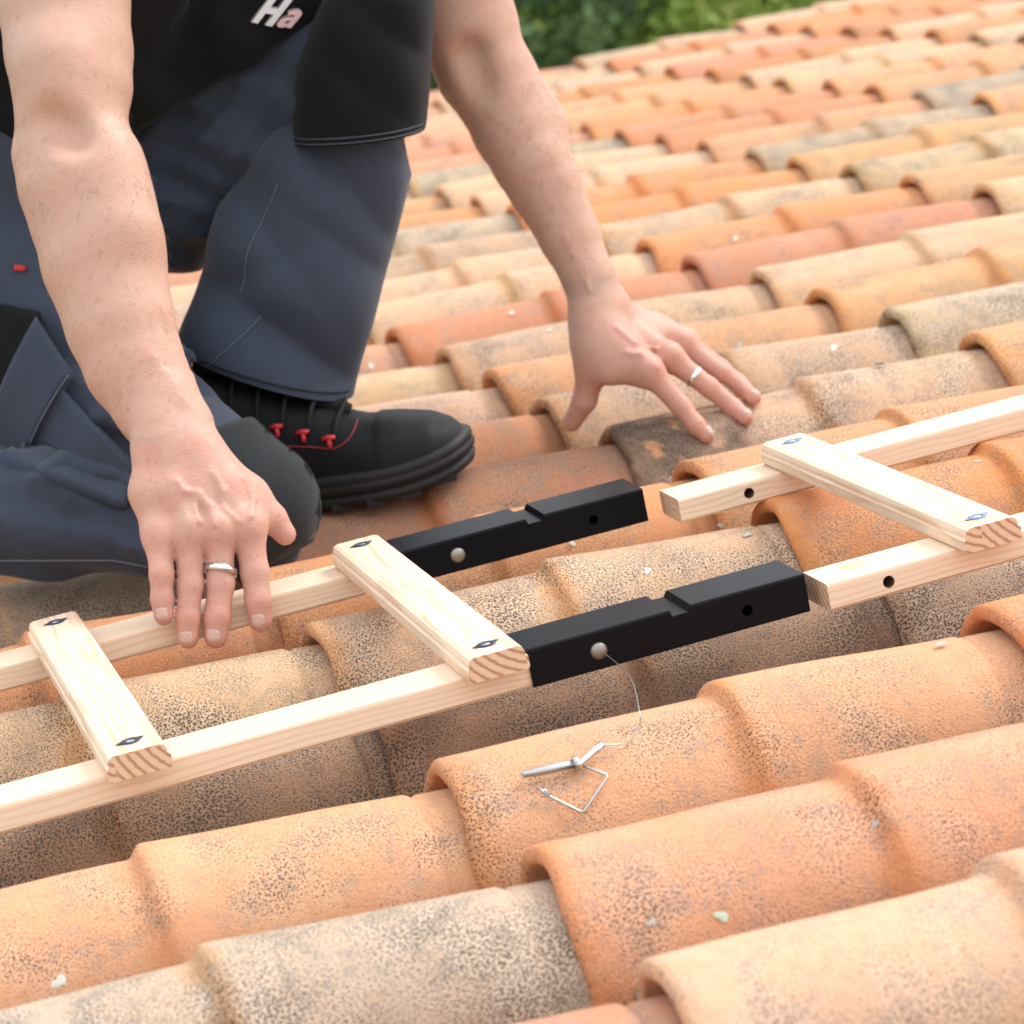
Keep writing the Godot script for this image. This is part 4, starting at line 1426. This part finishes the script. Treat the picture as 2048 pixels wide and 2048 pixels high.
func hair_mesh(base: Vector3) -> ArrayMesh:
	# fine short hairs along both forearms
	var st := SurfaceTool.new()
	st.begin(Mesh.PRIMITIVE_TRIANGLES)
	rng.seed = 8080
	for side in 2:
		var arm: Array = NEAR_ARM if side == 0 else FAR_ARM
		var f := Field.new()
		fill(f, arm)
		for i in 430:
			var s: Array = arm[rng.randi_range(5, 11) if side == 0 else rng.randi_range(4, 9)]
			var at: Vector3 = s[0].lerp(s[1], rng.randf())
			var ax: Vector3 = (s[1] - s[0]).normalized()
			var out := Vector3(rng.randfn(), rng.randfn(), rng.randfn())
			out = (out - ax * out.dot(ax)).normalized()
			var root := f.hit(at + out * 0.07, -out)
			var nor := f.slope(root)
			var lie := (ax * rng.randf_range(0.5, 1.0) + nor.cross(ax) * rng.randf_range(-0.9, 0.9)).normalized()
			var l := rng.randf_range(0.006, 0.013)
			var pts := PackedVector3Array([root - nor * 0.0005 - base, root + nor * 0.0012 + lie * l * 0.35 - base, root + nor * 0.0018 + lie * l * 0.7 - base, root + nor * 0.0014 + lie * l - base])
			st.append_from(tube_mesh(pts, PackedFloat32Array([0.00008, 0.00008, 0.00006, 0.00003]), 3), 0, Transform3D.IDENTITY)
	return st.commit()

func cloth(r: float, g: float, b: float, sd: int, rim := 0.35) -> StandardMaterial3D:
	var m := plain(1, 1, 1, 0.86)
	var S := 256
	var im := Image.create(S, S, false, Image.FORMAT_RGBA8)
	var nz := noise_bytes(S, 0.02, 3, sd)
	for y in S:
		for x in S:
			var tw := 0.5 + 0.5 * sin((x + y) * TAU / 4.0)
			var v := 0.84 + 0.22 * tw + 0.16 * (nz[y * S + x] / 255.0 - 0.5)
			im.set_pixel(x, y, lin(r * v, g * v, b * v))
	m.albedo_texture = texture_of(im)
	m.uv1_triplanar = true
	m.uv1_scale = Vector3.ONE * 14.0
	m.rim_enabled = true
	m.rim = rim
	m.rim_tint = 0.5
	m.metallic_specular = 0.25
	return m

func build_person() -> void:
	var base := PERSON_BASE
	var who := thing("person", "kneeling person in dark work trousers and black shirt, hands on ladder and tiles", "person", base)
	var away := Vector3(0.28, -0.24, -0.93).normalized()   # from the viewer into the scene
	# --- skin
	mott.seed = 31
	mott.frequency = 55.0
	mott.fractal_octaves = 3
	var skin := plain(1, 1, 1, 0.5)
	skin.vertex_color_use_as_albedo = true
	skin.subsurf_scatter_enabled = true
	skin.subsurf_scatter_strength = 0.12
	skin.metallic_specular = 0.4
	var pores := texture_of(Image.create_from_data(512, 512, false, Image.FORMAT_L8, both(noise_bytes(512, 0.12, 2, 91), noise_bytes(512, 0.03, 2, 92), 0.4)))
	skin.heightmap_enabled = true
	skin.heightmap_texture = pores
	skin.heightmap_scale = 0.035
	skin.uv1_triplanar = true
	skin.uv1_scale = Vector3.ONE * 7.0
	var st := SurfaceTool.new()
	st.begin(Mesh.PRIMITIVE_TRIANGLES)
	st.set_smooth_group(0)
	var next := 0
	for side in 2:
		var arm: Array = NEAR_ARM if side == 0 else FAR_ARM
		var hand: Array = NEAR_HAND if side == 0 else FAR_HAND
		var f := Field.new()
		fill(f, arm)
		fill(f, hand)
		f.dents = DENTS[side]
		add_veins(f, NEAR_VEINS if side == 0 else FAR_VEINS, away)
		var hb := bounds(hand, 0.008)
		# the arm down to the hand's box, the hand on a finer grid; the two meet at the wrist
		var wrist: Vector3 = WRISTS[side]
		var ab := bounds(arm, 0.012)
		ab[0].y = wrist.y
		next = mesh_field(f, 0.0040, ab[0], ab[1], base, st, next, true)
		hb[1].y = wrist.y + 0.0040
		hb[0] = hb[0].min(wrist - Vector3(0.06, 0.0, 0.06))
		hb[1].x = maxf(hb[1].x, wrist.x + 0.06)
		hb[1].z = maxf(hb[1].z, wrist.z + 0.06)
		next = mesh_field(f, 0.0019, hb[0], hb[1], base, st, next, true)
		for a in (NEAR_NAILS if side == 0 else FAR_NAILS):
			var face := -away * 0.8 + Vector3(0, 0.6, 0) if side == 0 else Vector3(0.25, 0.85, 0.3)
			next = nail(st, f, next, a[0], a[1], a[2], a[3], face, base)
	var hf := Field.new()
	fill(hf, HEAD)
	next = mesh_field(hf, 0.012, bounds(HEAD, 0.02)[0], bounds(HEAD, 0.02)[1], base, st, next, true)
	st.generate_normals()
	part("body", st.commit(), skin, who)
	var hair := Field.new()
	fill(hair, HAIR)
	part("hair", field_mesh(hair, 0.012, base), plain(0.05, 0.035, 0.025, 0.7), who)
	part("arm_hair", hair_mesh(base), plain(0.20, 0.13, 0.075, 0.6), who).set_meta("kind", "stuff")
	for r in RINGS:
		var ax: Vector3 = r[1].normalized()
		var s := ax.cross(Vector3.UP).normalized()
		var u := s.cross(ax)
		var loop := PackedVector3Array()
		for j in 36:
			var t := TAU * j / 36.0
			loop.append(r[0] + (s * cos(t) + u * sin(t)) * r[2] - base)
		var band := SurfaceTool.new()
		band.begin(Mesh.PRIMITIVE_TRIANGLES)
		band.set_smooth_group(0)
		for w in [-0.0026, -0.0022, 0.0022, 0.0026]:
			for j in 36:
				band.add_vertex(loop[j] + ax * w + (loop[j] + base - r[0]).normalized() * (0.0004 if absf(w) < 0.0024 else -0.0004))
		for i in 3:
			for j in 36:
				var a := i * 36 + j
				var b := i * 36 + (j + 1) % 36
				for v in [a, a + 36, b, b, a + 36, b + 36]:
					band.add_index(v)
		band.generate_normals()
		part("finger_ring", band.commit(), mats["bright_steel"], who)
	# --- trousers
	var navy := cloth(0.056, 0.070, 0.103, 61)
	var black := cloth(0.010, 0.011, 0.013, 62, 0.15)
	var pad_mat := cloth(0.030, 0.033, 0.037, 63, 0.25)
	var thread := plain(0.15, 0.17, 0.21, 0.8)
	var dark_thread := plain(0.012, 0.014, 0.022, 0.8)
	var tf := Field.new()
	fill(tf, TROUSERS)
	var smooth_cloth := Field.new()
	fill(smooth_cloth, TROUSERS)
	var ridge: Array = []
	for l in FOLDS + KNEEL_FOLDS:
		var prev := Vector3.ZERO
		for i in l.size():
			var q := tf.hit(l[i], away) + away * 0.004
			if i > 0:
				ridge.append([prev, q])
			prev = q
	for m in ridge:
		tf.add(m[0], m[1], 0.013, 0.013, 0.012)
	tf.folds = [
		[TROUSERS[1][0], Vector3(0.8, 0.5, 0.2).normalized(), 95.0, 0.004, 0.25],
		[TROUSERS[3][0], Vector3(0.5, 0.8, 0.1).normalized(), 150.0, 0.0030, 0.17],
		[TROUSERS[10][0], Vector3(0.5, 0.85, 0.1).normalized(), 105.0, 0.0050, 0.24],
		[TROUSERS[11][0], Vector3(0.62, 0.78, 0.1).normalized(), 130.0, 0.0035, 0.16],
		[TROUSERS[6][0], Vector3(0.35, 0.9, 0.2).normalized(), 120.0, 0.0035, 0.22],
	]
	for l in FOLDS + KNEEL_FOLDS:      # creases beside the ridges
		var prev := Vector3.ZERO
		for i in l.size():
			var q := tf.hit(l[i] + CREASE_SHIFT, away)
			if i > 0:
				tf.dents.append([prev, q, 0.0095, 0.010])
			prev = q
	var trousers := part("trousers", field_mesh(tf, 0.0064, base), navy, who)
	var leg_folds := [
		[LEG_RINGS[5][0] + LEG_RINGS[5][1] * 0.35, Vector3(0.72, 0.66, 0.1).normalized(), 34.0, 0.0125, 0.20],
		[LEG_RINGS[3][0] - LEG_RINGS[3][1] * 0.75, Vector3(-0.40, 0.90, 0.2).normalized(), 60.0, 0.0080, 0.12],
		[LEG_RINGS[1][0] + LEG_RINGS[1][1] * 0.1, Vector3(0.88, 0.42, 0.2).normalized(), 38.0, 0.0110, 0.17],
		[LEG_RINGS[6][0] - LEG_RINGS[5][1] * 0.45, Vector3(0.25, 0.95, 0.2).normalized(), 75.0, 0.0040, 0.08],
	]
	part("trouser_leg", sleeve_mesh(LEG_RINGS, base, false, leg_folds), navy, trousers)
	part("seam", sleeve_seam(LEG_RINGS, leg_folds, [Vector2(1.4, 2.0), Vector2(3.2, 2.02), Vector2(3.6, 2.05)], base, 0.00045), thread, trousers)
	part("seam", sleeve_seam(LEG_RINGS, leg_folds, [Vector2(4.0, 1.75), Vector2(5.5, 2.0), Vector2(7.0, 2.15)], base, 0.00045), thread, trousers)
	part("seam", sleeve_seam(LEG_RINGS, leg_folds, [Vector2(6.02, 2.9), Vector2(6.05, 1.57), Vector2(6.1, 0.2)], base, 0.0008), dark_thread, trousers)
	var knee := _reversed(KNEE_RINGS)
	var knee_folds := [[KNEE_RINGS[4][0], Vector3(0.7, 0.6, 0.2).normalized(), 60.0, 0.005, 0.16]]
	part("knee_patch", sleeve_mesh(knee, base, true, knee_folds), black, trousers)
	part("seam", sleeve_seam(knee, knee_folds, [Vector2(5.15, 2.9), Vector2(5.15, 1.57), Vector2(5.15, 0.25)], base, 0.00032), thread, trousers)
	part("seam", sleeve_seam(knee, knee_folds, [Vector2(5.75, 2.9), Vector2(5.75, 1.57), Vector2(5.75, 0.25)], base, 0.00032), thread, trousers)
	part("knee_pad", patch_mesh(smooth_cloth, KNEE_PAD, away, base, 0.0055, 18, 18), pad_mat, trousers)
	part("pocket_bag", patch_mesh(smooth_cloth, POCKET_BAG, away, base, 0.009, 18, 10), navy, trousers)
	part("pocket_flap", patch_mesh(smooth_cloth, POCKET_FLAP, away, base, 0.0145, 12, 12), navy, trousers)
	part("tool_pocket", patch_mesh(smooth_cloth, TOOL_POCKET, away, base, 0.014, 8, 8), black, trousers)
	part("red_tag", patch_mesh(tf, RED_TAG, away, base, 0.003, 3, 3), plain(0.55, 0.03, 0.03, 0.7), trousers)
	part("seam", seam_mesh(smooth_cloth, FLAP_STITCH, away, base, 0.0005, 0.0150), thread, trousers)
	part("seam", seam_mesh(tf, SIDE_SEAM, away, base, 0.0008, 0.0003), thread, trousers)
	# --- shirt
	var sf := Field.new()
	fill(sf, SHIRT)
	sf.cuts = [HEM]
	sf.dents = SHIRT_DENTS
	sf.folds = [
		[SHIRT[4][0], Vector3(0.75, 0.6, 0.2).normalized(), 75.0, 0.008, 0.25],
		[SHIRT[0][0], Vector3(0.6, 0.8, 0.1).normalized(), 80.0, 0.005, 0.3],
	]
	var shirt := part("shirt", field_mesh(sf, 0.0085, base), black, who)
	var font := SystemFont.new()
	font.font_names = PackedStringArray(["Droid Sans"])
	font.font_weight = 800
	var bold := FontVariation.new()
	bold.base_font = font
	bold.variation_embolden = 0.6
	var x := 0.0
	for ch in ["H", "a"]:
		var tm := TextMesh.new()
		tm.text = ch
		tm.font = bold
		tm.font_size = 64
		tm.pixel_size = 0.01
		tm.depth = 0.02
		tm.horizontal_alignment = HORIZONTAL_ALIGNMENT_LEFT
		var o: Vector3 = sf.hit(LETTERS[0] + LETTERS[1] * x, away)
		var ez := sf.slope(o)
		var ex: Vector3 = (LETTERS[1] - ez * LETTERS[1].dot(ez)).normalized()
		var lean: Vector3 = LETTERS[2] - ez * LETTERS[2].dot(ez)
		var ey: Vector3 = lean / (ez.cross(ex)).dot(lean)
		var k := (0.0235 if ch == "H" else 0.0205) / 0.46
		var flat := tm.get_mesh_arrays()
		var moved: PackedVector3Array = flat[Mesh.ARRAY_VERTEX]
		for i in moved.size():      # print follows the cloth
			var w := moved[i]
			var on: Vector3 = sf.hit(o + ex * k * w.x + ey * (k * w.y + 0.0105) + ez * 0.03, -ez)
			moved[i] = on + sf.slope(on) * (0.0030 if w.z > 0.0 else -0.001) - base
		flat[Mesh.ARRAY_VERTEX] = moved
		var print_mesh := ArrayMesh.new()
		print_mesh.add_surface_from_arrays(Mesh.PRIMITIVE_TRIANGLES, flat)
		part("letter", print_mesh, plain(0.75, 0.75, 0.76, 0.7) if ch == "H" else plain(0.72, 0.50, 0.50, 0.7), shirt)
		x += 0.66
	build_boot(who, base)

func _reversed(a: Array) -> Array:
	var o := a.duplicate()
	o.reverse()
	return o

func boot_outline(x: float) -> Vector2:
	# half width and height of the upper, x metres behind the toe
	var t := [[0.0, 0.006, 0.032], [0.004, 0.022, 0.041], [0.012, 0.034, 0.049], [0.028, 0.045, 0.057], [0.055, 0.051, 0.063], [0.085, 0.052, 0.067], [0.105, 0.049, 0.077], [0.13, 0.045, 0.092], [0.16, 0.042, 0.110], [0.19, 0.041, 0.126], [0.22, 0.041, 0.136], [0.26, 0.039, 0.130], [0.29, 0.032, 0.118], [0.302, 0.012, 0.10]]
	for i in t.size() - 1:
		if x <= t[i + 1][0]:
			var f: float = (x - t[i][0]) / (t[i + 1][0] - t[i][0])
			return Vector2(lerpf(t[i][1], t[i + 1][1], f), lerpf(t[i][2], t[i + 1][2], f))
	return Vector2(t[-1][1], t[-1][2])

func boot_point(x: float, an: float, more: float) -> Vector3:
	var o := boot_outline(x)
	var lift := 0.010 * pow(clampf(1.0 - x / 0.08, 0.0, 1.0), 2.0)
	var low := 0.016 + lift
	var c := cos(an)
	var s := sin(an)
	return Vector3(-x + more * 0.5 * (1.0 - x / 0.3), low + (o.y + more - low) * pow(absf(s), 0.72), (o.x + more) * signf(c) * pow(absf(c), 0.72))

func boot_shell(x0: float, x1: float, more: float, rows: int, cols: int) -> ArrayMesh:
	var st := SurfaceTool.new()
	st.begin(Mesh.PRIMITIVE_TRIANGLES)
	st.set_smooth_group(0)
	for i in rows + 1:
		var f := i / float(rows)
		var x := lerpf(x0, x1, f * f if x0 == 0.0 else f)
		for j in cols + 1:
			var m := more if (x0 == 0.0 and i < rows) or x0 != 0.0 else -0.002
			st.set_uv(Vector2(f, j / float(cols)))
			st.add_vertex(boot_point(x, PI * j / cols, m))
	for i in rows:
		for j in cols:
			var a := i * (cols + 1) + j
			for v in [a, a + 1, a + cols + 1, a + 1, a + cols + 2, a + cols + 1]:
				st.add_index(v)
	st.generate_normals()
	return st.commit()

func sole_ring(grow: float, y: float, n: int) -> PackedVector3Array:
	var out := PackedVector3Array()
	var xs: Array = []
	for i in n:
		var f := i / float(n - 1)
		xs.append(0.302 * (0.5 - 0.5 * cos(PI * f)))
	for s in [1.0, -1.0]:
		for i in n:
			var x: float = xs[i] if s > 0.0 else xs[n - 1 - i]
			var w := boot_outline(x).x + grow
			var lift := 0.012 * pow(clampf(1.0 - x / 0.07, 0.0, 1.0), 2.0)
			out.append(Vector3(-x + grow * clampf(1.0 - x / 0.05, -1.0 if x > 0.25 else 0.0, 1.0), y + lift, s * w))
	return out

func build_boot(who: Node3D, base: Vector3) -> void:
	var leather := plain(0.0075, 0.008, 0.0095, 0.6)
	var grain := texture_of(Image.create_from_data(256, 256, false, Image.FORMAT_L8, noise_bytes(256, 0.11, 2, 81, FastNoiseLite.TYPE_CELLULAR)))
	leather.heightmap_enabled = true
	leather.heightmap_texture = grain
	leather.heightmap_scale = 0.03
	leather.uv1_triplanar = true
	leather.uv1_scale = Vector3.ONE * 9.0
	leather.metallic_specular = 0.3
	var cap_mat := leather.duplicate()
	cap_mat.albedo_color = lin(0.011, 0.012, 0.014)
	var rubber := plain(0.006, 0.006, 0.007, 0.62)
	var lace := plain(0.010, 0.010, 0.010, 0.9)
	var red := plain(0.50, 0.02, 0.03, 0.45)
	var turn := Basis(Vector3.UP, -deg_to_rad(20.0))
	var boot := part("boot", boot_shell(0.0, 0.30, 0.0, 40, 28), leather, who, Transform3D(turn, BOOT_TOE - base))
	part("toe_cap", boot_shell(0.0, 0.078, 0.0016, 24, 28), cap_mat, boot)
	# stacked sole: tread, groove, midsole, rand
	var st := SurfaceTool.new()
	st.begin(Mesh.PRIMITIVE_TRIANGLES)
	st.set_smooth_group(0)
	var n := 40
	var layers := [[-0.004, 0.0], [0.003, 0.001], [0.0045, 0.008], [0.0018, 0.0095], [0.0018, 0.0115], [0.0052, 0.0125], [0.0055, 0.018], [0.0042, 0.0195], [0.0042, 0.0208], [0.0048, 0.022], [0.0038, 0.0275], [0.0, 0.0295], [-0.006, 0.029]]
	for l in layers:
		for p in sole_ring(l[0], l[1], n):
			st.add_vertex(p)
	var w := n * 2
	for i in layers.size() - 1:
		for j in w:
			var a := i * w + j
			var b := i * w + (j + 1) % w
			for v in [a, a + w, b, b, a + w, b + w]:
				st.add_index(v)
	for j in n - 1:
		var a := j
		var b := j + 1
		var c := w - 1 - j
		var d := w - 2 - j
		for v in [a, b, c, b, d, c]:
			st.add_index(v)
	st.generate_normals()
	part("sole", st.commit(), rubber, boot)
	for i in 9:
		for s in [1.0, -1.0]:
			var x := 0.02 + 0.031 * i
			var o := boot_outline(x)
			var bm := BoxMesh.new()
			bm.size = Vector3(0.017, 0.007, 0.014)
			part("tread_lug", bm, rubber, boot, Transform3D(Basis(Vector3.UP, 0.2 * s), Vector3(-x, 0.0015 + 0.012 * pow(clampf(1.0 - x / 0.07, 0.0, 1.0), 2.0), s * (o.x - 0.004))))
	# tongue ridge, laces and red lace hooks
	var tongue := PackedVector3Array()
	for i in 12:
		tongue.append(boot_point(0.095 + i * 0.0115, PI / 2, 0.001))
	part("tongue", tube_mesh(tongue, PackedFloat32Array([0.006, 0.009, 0.010, 0.010, 0.011]), 10), lace, boot)
	for i in 5:
		var x := 0.108 + 0.021 * i
		part("lace", tube_mesh(curve_points([boot_point(x, 0.62, 0.002), boot_point(x - 0.004, 1.0, 0.006), boot_point(x - 0.008, 1.57, 0.009), boot_point(x + 0.004, 2.2, 0.006), boot_point(x + 0.01, 2.6, 0.002)], 6), PackedFloat32Array([0.0019]), 8), lace, boot)
	for i in 3:
		var x := 0.112 + 0.0215 * i
		var p := boot_point(x, 0.60, 0.0022)
		var hook := SurfaceTool.new()
		hook.begin(Mesh.PRIMITIVE_TRIANGLES)
		hook.append_from(tube_mesh(PackedVector3Array([Vector3(-0.0055, 0.0005, 0), Vector3(0, 0.0015, 0.001), Vector3(0.0055, 0.0005, 0)]), PackedFloat32Array([0.0022, 0.0027, 0.0022]), 8), 0, Transform3D.IDENTITY)
		hook.append_from(tube_mesh(PackedVector3Array([Vector3(0, 0.001, 0.0005), Vector3(0, -0.004, 0.0022), Vector3(0, -0.0075, 0.0030)]), PackedFloat32Array([0.0022, 0.0024, 0.0018]), 8), 0, Transform3D.IDENTITY)
		part("lace_hook", hook.commit(), red, boot, Transform3D(Basis.IDENTITY, p))
	var piping: Array = []
	for i in 9:
		piping.append(boot_point(0.21 - 0.0125 * i, 0.30 + 0.02 * i * (1.0 if i < 7 else 1.0), 0.0006))
	piping.append(boot_point(0.098, 0.62, 0.0006))
	piping.append(boot_point(0.090, 0.95, 0.0006))
	piping.append(boot_point(0.088, 1.35, 0.0006))
	part("piping", tube_mesh(curve_points(piping, 4), PackedFloat32Array([0.0007]), 6), plain(0.25, 0.02, 0.025, 0.6), boot)

func _ready() -> void:
	# ---- camera
	var cam := Camera3D.new()
	cam.name = "camera"
	var lens := CameraAttributesPhysical.new()
	lens.frustum_focal_length = 70.0
	lens.frustum_focus_distance = 2.05
	lens.exposure_aperture = 8.5
	lens.frustum_near = 0.05
	lens.frustum_far = 900.0
	cam.attributes = lens
	cam.position = Vector3(0, CAM_HEIGHT, 0)
	cam.rotation_degrees = Vector3(-10.2027, 0, 0)
	cam.fov = 19.454
	cam.near = 0.05
	cam.far = 900.0
	add_child(cam)
	cam.current = true
	# ---- sky and light: a bright, thinly clouded day, sun high and to the right behind the roofer
	var env := Environment.new()
	env.background_mode = Environment.BG_SKY
	var sm := ProceduralSkyMaterial.new()
	sm.sky_top_color = Color(0.96, 0.975, 0.99)
	sm.sky_horizon_color = Color(0.78, 0.805, 0.83)
	sm.sky_curve = 0.25
	sm.sky_energy_multiplier = 1.05
	sm.ground_bottom_color = Color(0.30, 0.32, 0.24)
	sm.ground_horizon_color = Color(0.62, 0.66, 0.62)
	sm.sun_angle_max = 1.0
	var sky := Sky.new()
	sky.sky_material = sm
	env.sky = sky
	env.ambient_light_source = Environment.AMBIENT_SOURCE_SKY
	env.tonemap_mode = Environment.TONE_MAPPER_LINEAR
	env.tonemap_exposure = 1.62
	env.sdfgi_enabled = true
	env.ssao_enabled = true
	env.ssil_enabled = true
	var we := WorldEnvironment.new()
	we.name = "environment"
	we.environment = env
	add_child(we)
	var sun := DirectionalLight3D.new()
	sun.name = "sun"
	sun.light_energy = 0.55
	sun.light_color = Color(1.0, 0.985, 0.965)
	sun.light_angular_distance = 22.0
	sun.shadow_enabled = true
	add_child(sun)
	sun.look_at_from_position(Vector3(3.0, 4.8, -1.7), Vector3.ZERO)
	roof_frame = Transform3D(Basis(Vector3(0.941967, 0.203241, -0.26718), Vector3(-0.195528, 0.979124, 0.055459), Vector3(0.272873, 0.0, 0.962048)).orthonormalized(), Vector3(0, CAM_HEIGHT, 0))
	roof_frame.origin -= roof_frame.basis.y * 0.55
	# ---- materials and setting
	clay_materials()
	wood_materials()
	other_materials()
	build_roof()
	build_surroundings()
	# ---- things
	build_ladders()
	build_pin()
	build_person()
